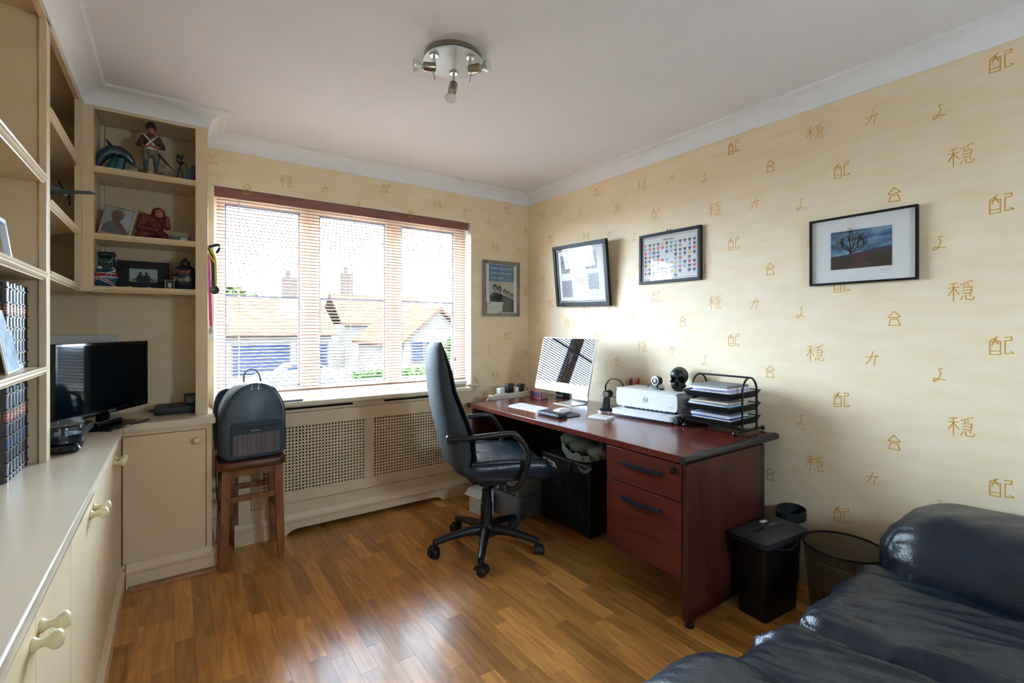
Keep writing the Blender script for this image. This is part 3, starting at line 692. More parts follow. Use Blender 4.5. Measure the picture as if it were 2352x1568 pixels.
M_coat = mat('figurine brown coat', '#4a372c', 0.6); M_trous = mat('figurine grey trousers', '#67604f', 0.6); M_puttee = mat('figurine blue puttees', '#3b4d55', 0.6); M_skinf = mat('figurine flesh', '#9a5a45', 0.5); M_belt = mat('figurine white belts', '#cfc6b4', 0.6); M_maroon = mat('maroon plinth', '#5c3028', 0.4)
t = thing('soldier_figurine', 'painted soldier figurine with helmet and rifle on a maroon plinth', 'figurine', (-0.098, 3.14, Z1)); t.scale = (1.08, 1.08, 1.08)
MB().box(-0.048, 0.048, -0.035, 0.035, 0, 0.03, 0.004).obj('plinth', M_maroon, t)
MB().lathe([(0.012, -0.002), (0.013, 0.001), (0.006, 0.002)], 14, Matrix.Translation((0.0, -0.0352, 0.015)) @ Matrix.Rotation(R(90), 4, 'X')).obj('badge', M_gold, t)
b = MB()
for s in (-1, 1):
    b.cap((s * 0.021, 0, 0.125), (s * 0.02, -0.002, 0.08), 0.019, 0.013, 6).cap((s * 0.02, -0.002, 0.08), (s * 0.021, 0.0, 0.036), 0.0125, 0.008, 6).cap((s * 0.021, 0.002, 0.035), (s * 0.025, -0.018, 0.033), 0.008, 0.006, 4)
    b.cap((s * 0.03, 0, 0.195), (s * 0.048, -0.004, 0.155), 0.013, 0.011, 5).cap((s * 0.048, -0.004, 0.155), (s * 0.018, -0.028, 0.145), 0.011, 0.008, 5)
b.cap((0, 0, 0.125), (0, 0, 0.185), 0.027, 0.031, 6).cap((0, 0, 0.2), (0, -0.002, 0.215), 0.014, 0.012, 3).sph((0, -0.004, 0.232), (0.016, 0.018, 0.02))
def clad(v): return v
me = blob(b, 0.003, 2, 'body', [M_coat, M_trous, M_puttee, M_skinf, M_maroon])
for p_ in me.polygons:
    z = p_.center.z; x = abs(p_.center.x); y = p_.center.y
    p_.material_index = 4 if z < 0.043 else 2 if z < 0.083 else 1 if z < 0.135 else 3 if z > 0.211 or (y < -0.024 and z < 0.16) else 0
link('body', me, t)
MB().lathe([(0.02, 0), (0.0215, 0.006), (0.019, 0.02), (0.012, 0.032), (0.004, 0.037)], 18, Matrix.Translation((0, 0.001, 0.238))).obj('helmet', mat('figurine helmet', '#33231f', 0.5), t)
b = MB(); b.strap([(-0.024, -0.022, 0.2), (0.0, -0.0325, 0.17), (0.022, -0.028, 0.143)], 0.006, 0.002, (1, 0, 0.4)); b.strap([(0.024, -0.022, 0.2), (0.0, -0.033, 0.17), (-0.022, -0.028, 0.143)], 0.006, 0.002, (1, 0, -0.4))
b.lathe([(0.0295, 0), (0.031, 0.004), (0.0295, 0.009)], 18, Matrix.Translation((0, 0, 0.134)), cap=False); b.strap([(0.03, -0.014, 0.14), (0.035, -0.016, 0.11), (0.042, -0.018, 0.085)], 0.006, 0.003, (0, 1, 0)); b.obj('white_belts', M_belt, t)
b = MB(); b.tube([(0.03, -0.025, 0.12), (0.055, -0.025, 0.085), (0.075, -0.024, 0.066), (0.104, -0.022, 0.042)], [0.004, 0.005, 0.003, 0.0015], 8); b.obj('rifle', M_planed, t)

t = thing('wire_figure', 'small dark metal figure sculpture right of the soldier', 'ornament', (0.028, 3.12, Z1)); M_pew = mat('dark pewter', '#3d4650', 0.25, metal=0.7)
b = MB(); b.tube([(-0.018, 0, 0.0), (-0.008, 0, 0.05), (-0.004, 0, 0.065)], 0.0032, 7).tube([(0.014, 0, 0.0), (0.008, 0, 0.05), (0.004, 0, 0.065)], 0.0032, 7).obj('legs', M_pew, t)
MB().box(-0.012, 0.012, -0.008, 0.008, 0.055, 0.07, 0.003).cyl((0, 0, 0.07), (0, 0, 0.1), 0.004).sph((0.003, -0.002, 0.103), (0.014, 0.01, 0.012)).obj('torso', M_pew, t)
MB().tube(smoothpath([(-0.01, 0, 0.105), (-0.016, -0.01, 0.11), (0.0, -0.015, 0.1), (0.02, -0.01, 0.105), (0.028, 0, 0.085), (0.026, 0, 0.075)], 4), 0.003, 7).obj('arms', M_pew, t)
b = MB().sph((0, 0, 0.13), (0.013, 0.011, 0.012))
for dx, dz in ((-0.014, 0.004), (0.015, 0.003), (-0.008, 0.014), (0.009, 0.014), (-0.015, -0.008)): b.sph((dx, -0.003, 0.13 + dz), 0.006, 1)
b.obj('head', M_pew, t)
def spine_book(label, loc, w, h, d, col, rz=0, cat='book', grp=None):
    t = thing('book', label, cat, loc, rz, grp)
    MB().box(-w/2, w/2, 0, 0.003, 0, h, 0.001).box(-w/2, -w/2 + 0.002, 0.003, d, 0, h).box(w/2 - 0.002, w/2, 0.003, d, 0, h).obj('cover', mat('cover ' + col, col, 0.5), t)
    MB().box(-w/2 + 0.002, w/2 - 0.002, 0.004, d - 0.003, 0.003, h - 0.003).obj('page_block', M_pages, t)
spine_book('thin blue book standing right of the metal figure', (0.066, 3.09, Z1), 0.018, 0.075, 0.11, '#27455c')
spine_book('low plum book beside the thin blue book', (0.085, 3.09, Z1), 0.016, 0.09, 0.12, '#4b3644')
spine_book('tall plum book at the right end of the top shelf', (0.105, 3.085, Z1), 0.02, 0.13, 0.13, '#43323c')

# ------------------------------------------------------------------ display shelves, middle: portrait frame, ape, cards
t = thing('portrait_frame', 'silver framed portrait of a person in a grey jacket', 'photo frame', (-0.245, 3.115, Z2 + 0.002)); t.rotation_euler = (R(-16), R(9), R(-6))
frame_mb(0.128, 0.165, 0.009, 0.012).obj('frame', mat('pewter frame', '#b3a894', 0.3, metal=0.6), t, (0, 0, 0.0825))
M_bgp = mat('print pale blue', '#9aa7ae', 0.4); M_face = mat('print skin', '#5d4238', 0.5, var=0.2, vscale=60); M_jkt = mat('print grey jacket', '#67676c', 0.5, var=0.3, vscale=60); M_hair = mat('print dark hair', '#8a8580', 0.5, var=0.2)
def oval(cx, cy, rx, ry, n=20): return [(cx + rx * math.cos(2*math.pi*i/n), cy + ry * math.sin(2*math.pi*i/n)) for i in range(n)]
b = MB(); b.m(0).flat([(-0.055, 0.009), (0.055, 0.009), (0.055, 0.156), (-0.055, 0.156)], 0.002, MXZ); b.m(2).flat([(-0.055, 0.0095), (0.05, 0.0095), (0.05, 0.03), (0.02, 0.07), (-0.01, 0.085), (-0.035, 0.075), (-0.055, 0.05)], 0.0024, MXZ)
b.m(3).flat(oval(-0.008, 0.122, 0.03, 0.03), 0.0026, MXZ); b.m(1).flat(oval(-0.008, 0.111, 0.024, 0.032), 0.0028, MXZ); b.m(1).flat([(-0.012, 0.075), (0.004, 0.082), (0.04, 0.03), (0.028, 0.024)], 0.003, MXZ); b.obj('photo', [M_bgp, M_face, M_jkt, M_hair], t, smooth=False)
MB().box(-0.05, 0.05, 0.0, 0.004, 0.01, 0.155).obj('backing', M_black, t)
MB().box(-0.058, 0.058, -0.0055, -0.004, 0.008, 0.157).obj('glazing', M_glass, t)
M_ape = mat('reddish brown ape glaze', '#5e2620', 0.5, var=0.25, vscale=60, bump=0.5, bscale=120); M_apef = mat('ape face tan', '#b07c5c', 0.5)
t = thing('ape_ornament', 'reddish brown seated orangutan ornament on the middle shelf', 'ornament', (-0.085, 3.15, Z2 + 0.0005))
b = MB(); b.sph((-0.01, 0.01, 0.06), (0.052, 0.045, 0.058)).sph((-0.015, 0.012, 0.1), (0.04, 0.035, 0.042)).sph((0.018, -0.012, 0.142), (0.032, 0.03, 0.034))
b.cap((-0.045, 0, 0.12), (-0.062, -0.02, 0.06), 0.022, 0.018).cap((-0.062, -0.02, 0.06), (0.01, -0.045, 0.05), 0.018, 0.015).cap((0.03, 0.0, 0.11), (0.056, -0.02, 0.075), 0.02, 0.018).cap((0.056, -0.02, 0.075), (0.055, -0.025, 0.12), 0.017, 0.013)
b.cap((-0.04, -0.01, 0.03), (-0.06, -0.03, 0.018), 0.028, 0.018).cap((0.03, -0.02, 0.03), (0.045, -0.04, 0.02), 0.026, 0.02).sph((-0.06, -0.03, 0.015), (0.022, 0.03, 0.015)).sph((0.045, -0.04, 0.015), (0.02, 0.03, 0.015))
link('body', blob(b, 0.0035, 2, 'body', M_ape), t)
b = MB().sph((0.021, -0.034, 0.148), (0.02, 0.012, 0.013)).sph((0.022, -0.04, 0.131), (0.019, 0.014, 0.014)); link('face', blob(b, 0.003, 2, 'face', M_apef), t)
b = MB()
for s in (-1, 1): b.sph((0.021 + s * 0.008, -0.045, 0.149), 0.0032, 1).sph((0.022 + s * 0.003, -0.053, 0.138), 0.0015, 1)
b.box(0.012, 0.032, -0.0545, -0.053, 0.126, 0.1275); b.obj('features', M_black, t)
t = thing('picture_card', 'small landscape card with cream top beside the ape', 'card', (0.03, 3.13, Z2 + 0.001)); t.rotation_euler = (R(-8), 0, 0)
b = MB(); b.m(0).box(-0.032, 0.045, 0, 0.002, 0, 0.055); b.m(1).box(-0.032, 0.045, -0.0004, 0, 0.033, 0.055); b.m(2).flat(oval(0.015, 0.018, 0.017, 0.012), 0.0008, MXZ); b.obj('card', [mat('card grey blue', '#56656a', 0.5, var=0.3, vscale=40), mat('card cream', '#8f8760', 0.5), mat('card pale', '#b7b6a6', 0.5)], t)
spine_book('dark plum book leaning at the right end of the middle shelf', (0.105, 3.10, Z2 + 0.0003), 0.014, 0.13, 0.1, '#4a3540', 0)
t = thing('small_dark_box', 'small dark box half hidden behind the portrait frame', 'box', (-0.29, 3.24, Z2 + 0.0005)); MB().box(-0.025, 0.03, -0.02, 0.03, 0, 0.04, 0.003).obj('box_body', M_planed, t); MB().box(-0.027, 0.032, -0.022, 0.032, 0.04, 0.05, 0.002).obj('lid', M_planed, t)

# ------------------------------------------------------------------ display shelves, bottom: tin, flag cat, photo, jar, small frame
t = thing('storage_tin', 'tall dark teal tin behind the flag money box', 'tin', (-0.285, 3.25, Z3)); M_tin = mat('dark teal tin', '#123038', 0.3)
MB().box(-0.04, 0.035, -0.03, 0.03, 0, 0.165, 0.012, 4).obj('body', M_tin, t); MB().box(-0.042, 0.037, -0.032, 0.032, 0.165, 0.19, 0.01, 4).obj('lid', M_tin, t); MB().tube(smoothpath([(-0.03, -0.033, 0.165), (-0.025, -0.04, 0.14), (0.0, -0.04, 0.135), (0.02, -0.04, 0.14), (0.025, -0.033, 0.165)], 4), 0.0022, 7).obj('wire_clasp', M_chrome, t)
M_flagb = mat('flag blue glaze', '#15506b', 0.15, coat=0.3); M_flagr = mat('flag red glaze', '#7c2330', 0.15, coat=0.3); M_flagw = mat('flag white glaze', '#cfd0cc', 0.15)
t = thing('flag_money_box', 'round cat money box painted as a union flag', 'money box', (-0.278, 3.12, Z3 + 0.0005))
b = MB(); b.sph((0, 0, 0.045), (0.05, 0.045, 0.045), 3).sph((-0.022, -0.01, 0.088), (0.012, 0.01, 0.016)).sph((0.03, -0.01, 0.085), (0.012, 0.01, 0.014))
for s in (-1, 1): b.sph((s * 0.024, -0.015, 0.006), (0.014, 0.016, 0.008))
me = blob(b, 0.0025, 2, 'body', [M_flagb, M_flagr, M_flagw])
for p_ in me.polygons:
    c = p_.center; i = 0; z = c.z - 0.058; d1 = (c.z - 0.045) - (c.x * 0.55 + 0.0); d2 = (c.z - 0.045) + (c.x * 0.55)
    if c.z > 0.092: i = 2
    for d in (d1 - 0.012, d2 + 0.014):
        if abs(d) < 0.0075: i = 2
        if abs(d) < 0.0035: i = 1
    if abs(z) < 0.012: i = 2
    if abs(z) < 0.008: i = 1
    p_.material_index = i
link('body', me, t)
b = MB()
for dx in (0.01, 0.024): b.sph((dx, -0.0425, 0.06), 0.003, 1)
b.obj('eyes', M_flagw, t)
t = thing('ribbed_photo_frame', 'wide dark ribbed frame holding a small photo of two people', 'photo frame', (-0.132, 3.215, Z3 + 0.001)); t.rotation_euler = (R(-8), 0, 0); M_rib = mat('dark ribbed frame', '#26222a', 0.45)
w_, h_ = 0.225, 0.155
b = MB(); b.box(-w_/2, w_/2, 0.004, 0.014, 0, h_, 0.001); b.obj('backing', M_rib, t)
rb = MB().box(-w_/2, w_/2, -0.003, 0.004, -0.0036, 0.0036, 0.0015, 1).mesh('rib', M_rib); rs = MB().box(-0.052/2, 0.052/2, -0.003, 0.004, -0.0036, 0.0036, 0.0015, 1).mesh('rib', M_rib)
for i in range(19):
    z = 0.0045 + i * 0.0081
    if 0.038 < z < 0.112:
        for xx in (-0.0865, 0.0865): link('rib', rs, t, (xx, 0, z))
    else: link('rib', rb, t, (0, 0, z))
M_ps = mat('photo pale sky', '#9fb3b4', 0.4); M_pg = mat('photo sand', '#8d9180', 0.4); M_pp = mat('photo dark figures', '#1d2a36', 0.5)
b = MB(); b.m(0).flat([(-0.06, 0.06), (0.06, 0.06), (0.06, 0.112), (-0.06, 0.112)], -0.001, MXZ); b.m(1).flat([(-0.06, 0.038), (0.06, 0.038), (0.06, 0.06), (-0.06, 0.06)], -0.001, MXZ)
for cx in (-0.014, 0.012):
    b.m(2).flat([(cx - 0.016, 0.04), (cx + 0.016, 0.04), (cx + 0.014, 0.075), (cx, 0.082), (cx - 0.014, 0.075)], -0.0006, MXZ); b.flat(oval(cx, 0.088, 0.0065, 0.008), -0.0005, MXZ)
b.flat([(-0.045, 0.05), (-0.026, 0.068), (-0.022, 0.06), (-0.04, 0.046)], -0.0006, MXZ); b.flat([(0.045, 0.05), (0.024, 0.068), (0.02, 0.06), (0.04, 0.046)], -0.0006, MXZ)
b.obj('photo', [M_ps, M_pg, M_pp], t, smooth=False)
M_jar = mat('dark painted jar', '#22262c', 0.35)
t = thing('painted_jar', 'dark round money jar with hand-painted SPEND SPEND lettering', 'jar', (0.05, 3.15, Z3))
MB().lathe([(0.04, 0), (0.052, 0.012), (0.064, 0.05), (0.063, 0.085), (0.052, 0.115), (0.03, 0.132), (0.022, 0.138), (0.022, 0.145)], 32).obj('body', M_jar, t)
MB().lathe([(0.024, 0.145), (0.026, 0.15), (0.022, 0.158), (0.014, 0.163), (0.008, 0.166), (0.010, 0.172), (0.006, 0.177)], 24).obj('lid', M_jar, t)
def wrap(me, r, z0, rz=0):
    for v in me.vertices:
        a = v.co.x / r + rz; rr = r + v.co.z; v.co = Vector((rr * math.sin(a), -rr * math.cos(a), z0 + v.co.y))
    return me
link('lettering', wrap(text_mesh('SPend', 0.034, mat('red brush paint', '#a2543f', 0.5), extrude=0.001, shear=0.1), 0.0645, 0.096, -0.35), t); link('lettering', wrap(text_mesh('SPenD', 0.034, mat('yellow brush paint', '#bda77a', 0.5), extrude=0.001, shear=0.05), 0.0655, 0.055, -0.3), t)
t = thing('tiny_photo_frame', 'tiny framed photo leaning in front of the painted jar', 'photo frame', (-0.018, 3.085, Z3 + 0.001)); t.rotation_euler = (R(-14), 0, R(-4)); frame_mb(0.042, 0.05, 0.004, 0.006).obj('frame', M_nickel, t, (0, 0, 0.025))
b = MB(); b.m(0).flat([(-0.018, 0.003), (0.018, 0.003), (0.018, 0.047), (-0.018, 0.047)], 0.002, MXZ); b.m(1).flat(oval(0.0, 0.02, 0.008, 0.014), 0.0026, MXZ); b.obj('photo', [M_pp, M_ps], t)
for i, (x_, lb) in enumerate(((-0.185, 'small brass coin dish left on the lowest display shelf'), (-0.105, 'small brass disc right of the coin dish'))):
    t = thing('brass_disc', lb, 'ornament', (x_, 3.075, Z3)); MB().lathe([(0.01, 0), (0.012, 0.002), (0.012, 0.005), (0.007, 0.006)], 18).obj('disc', M_gold, t); MB().sph((0, 0, 0.0065), (0.005, 0.005, 0.002), 1).obj('boss', M_gold, t)

# ------------------------------------------------------------------ medals hung on the shelf unit
M_navyr = mat('navy ribbon', '#27324f', 0.7); M_yel = mat('yellow ribbon', '#d9c43a', 0.7); M_pink = mat('pink ribbon', '#d0468f', 0.7); M_medal = mat('bronze medal', '#4b4a46', 0.35, metal=0.7)
t = thing('ribbon_medal', 'dark round medal on a yellow and navy ribbon beside the blind', 'medal', (0.185, 3.10, 1.5), world=True)
b = MB(); b.m(0); b.strap(smoothpath([(0.150, 3.09, 1.70), (0.166, 3.085, 1.66), (0.175, 3.08, 1.60), (0.176, 3.08, 1.49)], 5), 0.018, 0.0015, (1, 0, 0)); b.m(1); b.strap(smoothpath([(0.153, 3.075, 1.71), (0.18, 3.07, 1.655), (0.187, 3.077, 1.60), (0.188, 3.079, 1.49)], 5), 0.010, 0.0015, (1, 0, 0)); b.strap(smoothpath([(0.15, 3.08, 1.685), (0.168, 3.068, 1.64), (0.19, 3.07, 1.61)], 5), 0.007, 0.0018, (0.3, 0, 1)); b.m(0).strap(smoothpath([(0.155, 3.07, 1.70), (0.195, 3.065, 1.715), (0.205, 3.067, 1.70), (0.19, 3.07, 1.67)], 4), 0.016, 0.0015, (0, 0.3, 1)); b.obj('ribbon', [M_navyr, M_yel], t)
MB().lathe([(0.02, 0), (0.023, 0.001), (0.023, 0.004), (0.019, 0.0045), (0.018, 0.004)], 26, Matrix.Translation((0.182, 3.077, 1.468)) @ Matrix.Rotation(R(90), 4, 'X')).obj('medal_disc', M_medal, t)
t = thing('pink_ribbon_medal', 'silver medal on a long pink ribbon beside the blind', 'medal', (0.165, 3.13, 1.25), world=True)
b = MB(); b.strap(smoothpath([(0.153, 3.115, 1.68), (0.160, 3.11, 1.5), (0.166, 3.11, 1.3), (0.168, 3.11, 1.27)], 5), 0.014, 0.0015, (1, 0.3, 0)); b.obj('ribbon', M_pink, t)
b = MB().lathe([(0.015, 0), (0.017, 0.001), (0.017, 0.004), (0.013, 0.0045)], 22, Matrix.Translation((0.169, 3.109, 1.243)) @ Matrix.Rotation(R(90), 4, 'X') @ Matrix.Diagonal((0.8, 1.5, 1, 1))); b.obj('medal_disc', M_nickel, t)
b = MB().lathe([(0.014, 0), (0.016, 0.001), (0.016, 0.003), (0.012, 0.0035)], 22, Matrix.Translation((0.168, 3.106, 1.208)) @ Matrix.Rotation(R(90), 4, 'X') @ Matrix.Diagonal((0.75, 1.4, 1, 1))); b.obj('medal_disc', M_whitegl, t)

# ------------------------------------------------------------------ television corner
tv_r = Vector((-0.115, 3.20)); tdir = Vector((0.474, 0.890)); TW = 0.60; tv_c = tv_r - tdir * (TW/2)
rz = math.atan2(tdir.y, tdir.x)
t = thing('television', 'black flat-screen television on the corner of the worktop', 'television', (tv_c.x, tv_c.y, CT + 0.0005), rz)
MB().box(-TW/2, TW/2, 0.0, 0.03, 0.06, 0.395, 0.006, 3).obj('casing', M_black, t)
sc_ = mat('television screen', '#071119', 0.06, var=0.05, spec=0.1); MB().box(-TW/2 + 0.014, TW/2 - 0.014, -0.0006, 0.001, 0.082, 0.383).obj('screen', sc_, t)
bz = frame_mb(TW, 0.335, 0.013, 0.005, 0.0015); bz.obj('bezel', M_blackgl, t, (0, 0.001, 0.2275))
MB().box(-0.03, 0.03, 0.005, 0.03, 0.004, 0.08, 0.004).box(-0.13, 0.15, -0.10, 0.08, 0.0, 0.007, 0.003).obj('stand', M_blackgl, t)
MB().box(-0.18, 0.18, 0.03, 0.06, 0.12, 0.33, 0.012).obj('rear_housing', M_black, t)
link('lettering', text_mesh('SAMSUNG', 0.0115, mat('silver lettering', '#9fa6ad', 0.4), space=1.1), t, (0.03, -0.0012 - 0.0034, 0.070), (R(90), 0, 0))
t = thing('remote_control', 'long black remote control lying in front of the television', 'remote', (-0.262, 2.955, CT + 0.008), R(63)); MB().box(-0.085, 0.085, -0.022, 0.022, 0, 0.018, 0.006, 3).obj('remote_body', M_black, t)
b = MB()
for i in range(12):
    for j in range(3): b.box(-0.076 + i * 0.0125, -0.069 + i * 0.0125, -0.015 + j * 0.011, -0.009 + j * 0.011, 0.018, 0.0195)
b.obj('buttons', mat('grey buttons', '#8d9298', 0.6), t); MB().box(-0.078, -0.07, 0.008, 0.016, 0.0185, 0.0205).obj('power_button', mat('red button', '#b0392f', 0.5), t)
t = thing('disc_player', 'slim dark disc player with a silver front beside the television', 'disc player', (-0.385, 2.63, CT + 0.0005), R(87)); MB().box(-0.23, 0.23, -0.075, 0.085, 0.012, 0.046, 0.003).obj('casing', M_black, t)
MB().box(-0.228, 0.228, -0.0775, -0.0745, 0.014, 0.044, 0.001).obj('front_panel', mat('grey silver plastic', '#8b8d90', 0.3, metal=0.5), t)
for xx in (-0.2, 0.2):
    for yy in (-0.06, 0.06): MB().cyl((xx, yy, 0), (xx, yy, 0.012), 0.015, 0.013, 14).obj('foot', M_black, t)
t = thing('disc_spindle_case', 'clear round disc spindle case on a black base', 'disc case', (-0.338, 2.43, CT + 0.0005))
MB().box(-0.066, 0.055, -0.07, 0.045, 0, 0.035, 0.02, 4).obj('base', M_blackgl, t)
MB().lathe([(0.058, 0.036), (0.06, 0.04), (0.06, 0.085), (0.057, 0.098), (0.05, 0.1), (0.03, 0.1)], 40).obj('clear_cover', glassmat('clear smoky plastic', (0.75, 0.78, 0.82)), t)
b = MB()
for i in range(9): b.lathe([(0.006, 0), (0.055, 0), (0.055, 0.0013), (0.006, 0.0013)], 32, Matrix.Translation((0, 0, 0.037 + i * 0.0035)), cap=False)
b.obj('discs', mat('disc silver', '#7c8694', 0.15, metal=0.8), t); MB().cyl((0, 0, 0.036), (0, 0, 0.09), 0.006, 0.005, 12).obj('spindle', M_black, t)
t = thing('disc_jewel_case', 'thin clear disc case lying tilted on the round spindle case', 'disc case', (-0.335, 2.42, 0.9005)); t.rotation_euler = (R(3), R(-2), R(12)); MB().box(-0.05, 0.055, -0.055, 0.055, 0, 0.01, 0.002).obj('case', glassmat('clear case plastic', (0.8, 0.84, 0.88)), t); MB().box(-0.048, 0.05, -0.052, 0.052, 0.002, 0.004).obj('inlay', mat('inlay print', '#6d6a5c', 0.4, var=0.4, vscale=50), t)
t = thing('foam_board', 'white wrapped board standing behind the television', 'board', (-0.42, 3.335, CT + 0.001), R(2)); MB().box(-0.22, 0.17, -0.012, 0.0, 0, 0.425, 0.003).obj('board', M_white, t)
MB().box(-0.223, 0.173, -0.0135, -0.0125, 0.0, 0.428).obj('plastic_wrap', glassmat('thin film', (0.93, 0.94, 0.94), rough=0.15), t)
M_case = mat('dark slate fabric', '#2d333d', 0.55, bump=0.3, bscale=300)
t = thing('zip_case', 'dark zipped document case lying on the corner worktop', 'case', (0.012, 3.20, CT + 0.0005)); MB().box(-0.10, 0.118, -0.075, 0.10, 0.0, 0.042, 0.016, 4).obj('case_body', M_case, t); MB().box(-0.102, 0.12, -0.077, 0.102, 0.018, 0.0215, 0.0015).obj('zip', M_black, t); MB().box(-0.122, -0.1, -0.02, 0.02, 0.014, 0.026, 0.004).obj('pull_tab', M_case, t)
t = thing('desk_gadget', 'small dark box with a grey display on the document case', 'gadget', (0.085, 3.2, CT + 0.043)); MB().box(-0.04, 0.045, -0.02, 0.025, 0, 0.055, 0.004).obj('casing', M_case, t); MB().box(-0.028, 0.04, -0.0215, -0.019, 0.008, 0.04).obj('display', mat('grey display', '#4a5560', 0.2), t)

# ================================================================== DESK
M_mahog = woodmat('mahogany veneer', '#4e1f17', '#6e3022', rough=0.24, scale=(14, 1.3, 14), ns=3.2, bump=0.02, coat=0.3)
M_mahogshade = woodmat('shaded mahogany veneer upright', '#35140f', '#4e211a', rough=0.35, scale=(14, 14, 1.3), ns=3.2, bump=0.02)  # same wood, darkened to put the desk end's shade into its colour
M_mahogd = woodmat('mahogany drawer veneer', '#4a1c14', '#6a2c20', rough=0.32, scale=(10, 1.2, 14), ns=3.0, bump=0.02)
M_edge = mat('black edge moulding', '#1b1d20', 0.42, var=0.08)
DZ = 0.72
dk = thing('office_desk', 'long mahogany office desk along the wallpapered wall', 'desk', (2.14, 2.1, 0), world=True)
MB().box(1.737, 2.52, 1.222, 2.978, 0.69, DZ, 0.0025).obj('desk_top', M_mahog, dk)
def bull(ys, sgn):
    q = [(0, 0.6885), (0, 0.7215)] + [(0.008 + 0.018 * math.sin(a), 0.705 + 0.0165 * math.cos(a)) for a in [R(d) for d in range(0, 181, 15)]]
    return MB().loft([[Vector((x, ys + sgn * d, z)) for d, z in q] for x in (1.733, 2.522)])
bull(1.222, -1).obj('edge_moulding', M_edge, dk); bull(2.978, 1).obj('edge_moulding', M_edge, dk)
for y0, y1 in ((1.195, 1.222), (2.93, 2.957)):
    p = MB().box(1.745, 2.34, y0, y1, 0.03, 0.6895, 0.0015).obj('end_panel', M_mahogshade, dk)
    MB().box(2.34, 2.372, y0 - 0.001, y1 + 0.001, 0.03, 0.6895, 0.003).obj('black_edge_strip', M_edge, p)
    for x in (1.775, 2.34): MB().lathe([(0.012, 0.03), (0.012, 0.022), (0.02, 0.016), (0.02, 0.002), (0.018, 0.0)], 18, Matrix.Translation((x, (y0 + y1)/2, 0))).obj('foot', M_black, p)
MB().box(2.30, 2.316, 1.2225, 2.9295, 0.22, 0.6895).obj('modesty_panel', mat('black melamine', '#0c0d10', 0.5), dk)
MB().box(1.762, 2.295, 1.226, 1.648, 0.196, 0.6885).obj('pedestal', M_mahogshade, dk)
for z0, z1, lock in ((0.526, 0.684, True), (0.2, 0.5215, False)):
    d = MB().box(1.742, 1.7615, 1.226, 1.648, z0, z1, 0.0015).obj('drawer_front', M_mahogd, dk)
    zc = 0.622 if lock else 0.458
    hp = [(1.741, 1.548, zc + 0.0), (1.728, 1.53, zc), (1.722, 1.44, zc), (1.724, 1.36, zc), (1.728, 1.336, zc), (1.741, 1.325, zc)]
    h = MB(); h.strap(smoothpath(hp, 4), 0.017, 0.009, (0, 0, 1)); h.obj('handle', mat('anthracite handle', '#2a3040', 0.25, metal=0.4), d)
    if lock:
        k = MB().lathe([(0.013, 0), (0.013, 0.006), (0.009, 0.007), (0.009, 0.012), (0.004, 0.013)], 18, Matrix.Translation((1.742, 1.262, 0.647)) @ Matrix.Rotation(R(-90), 4, 'Y')); k.obj('lock', M_blackgl, d); MB().box(1.7285, 1.742, 1.252, 1.272, 0.659, 0.668, 0.002).obj('lock_plate', M_black, d)

# ------------------------------------------------------------------ all-in-one computer
t = thing('desktop_computer', 'silver all-in-one computer with a white chin on the desk', 'computer', (2.30, 2.53, DZ), R(-90))
# screen faces local -y (turned towards the window side of the room)
def band4(y, z, w, th, ny, nz):
    return [Vector((-w, y, z)), Vector((w, y, z)), Vector((w, y + ny * th, z + nz * th)), Vector((-w, y + ny * th, z + nz * th))]
MB().loft([band4(-0.075, 0.002, 0.09, 0.0018, 0, -1), band4(0.06, 0.006, 0.09, 0.0055, 0, -1), band4(0.085, 0.010, 0.086, 0.008, 0.5, -0.8), band4(0.095, 0.022, 0.083, 0.009, 1, -0.3), band4(0.094, 0.05, 0.081, 0.010, 1, 0), band4(0.055, 0.17, 0.078, 0.011, 1, 0.2), band4(0.01, 0.27, 0.076, 0.011, 1, 0.3)]).obj('stand', M_alu, t)
sw, sh = 0.552, 0.385; z0 = 0.095
tilt = Matrix.Translation((0.0, -0.10, z0)) @ Matrix.Rotation(R(-13), 4, 'X')
def rr(w, h, r, n=5):
    o = []
    for cx, cy, a0 in ((w/2 - r, h/2 - r, 0), (-w/2 + r, h/2 - r, 90), (-w/2 + r, -h/2 + r, 180), (w/2 - r, -h/2 + r, 270)):
        for i in range(n + 1): a = R(a0 + 90 * i / n); o.append((cx + r * math.cos(a), cy + r * math.sin(a)))
    return o
def slab(w, h, r, y0, y1, cx=0, cz=0):
    return [[Vector((x + cx, y, z + cz)) for x, z in rr(w, h, r)] for y in (y0, y1)]
b = MB().loft(slab(sw, sh, 0.014, 0.0, 0.012, 0, sh/2)); bs = slab(sw - 0.004, sh - 0.004, 0.012, 0.012, 0.014, 0, sh/2); b.loft(bs); bs2 = [[Vector((x, 0.014, z + sh/2)) for x, z in rr(sw - 0.03, sh - 0.03, 0.03)], [Vector((x, 0.038, z + sh/2)) for x, z in rr(sw * 0.55, sh * 0.55, 0.05)]]; b.loft(bs2)
for v in b.bm.verts: v.co = tilt @ v.co
casing = b.obj('casing', M_alu, t)
ch = 0.062
b = MB().loft([[Vector((x, y, z)) for x, z in ((-sw/2 + 0.002, ch), (sw/2 - 0.002, ch), (sw/2 - 0.002, 0.014), (sw/2 - 0.006, 0.005), (sw/2 - 0.014, 0.001), (-sw/2 + 0.014, 0.001), (-sw/2 + 0.006, 0.005), (-sw/2 + 0.002, 0.014))] for y in (-0.0012, 0.0)])
for v in b.bm.verts: v.co = tilt @ v.co
b.obj('chin', mat('satin silver chin', '#cdd1d7', 0.4, metal=0.2, var=0.01), t)
b = MB().box(-sw/2 + 0.003, sw/2 - 0.003, -0.0022, -0.0001, ch + 0.001, sh - 0.004, 0.0005)
for v in b.bm.verts: v.co = tilt @ v.co
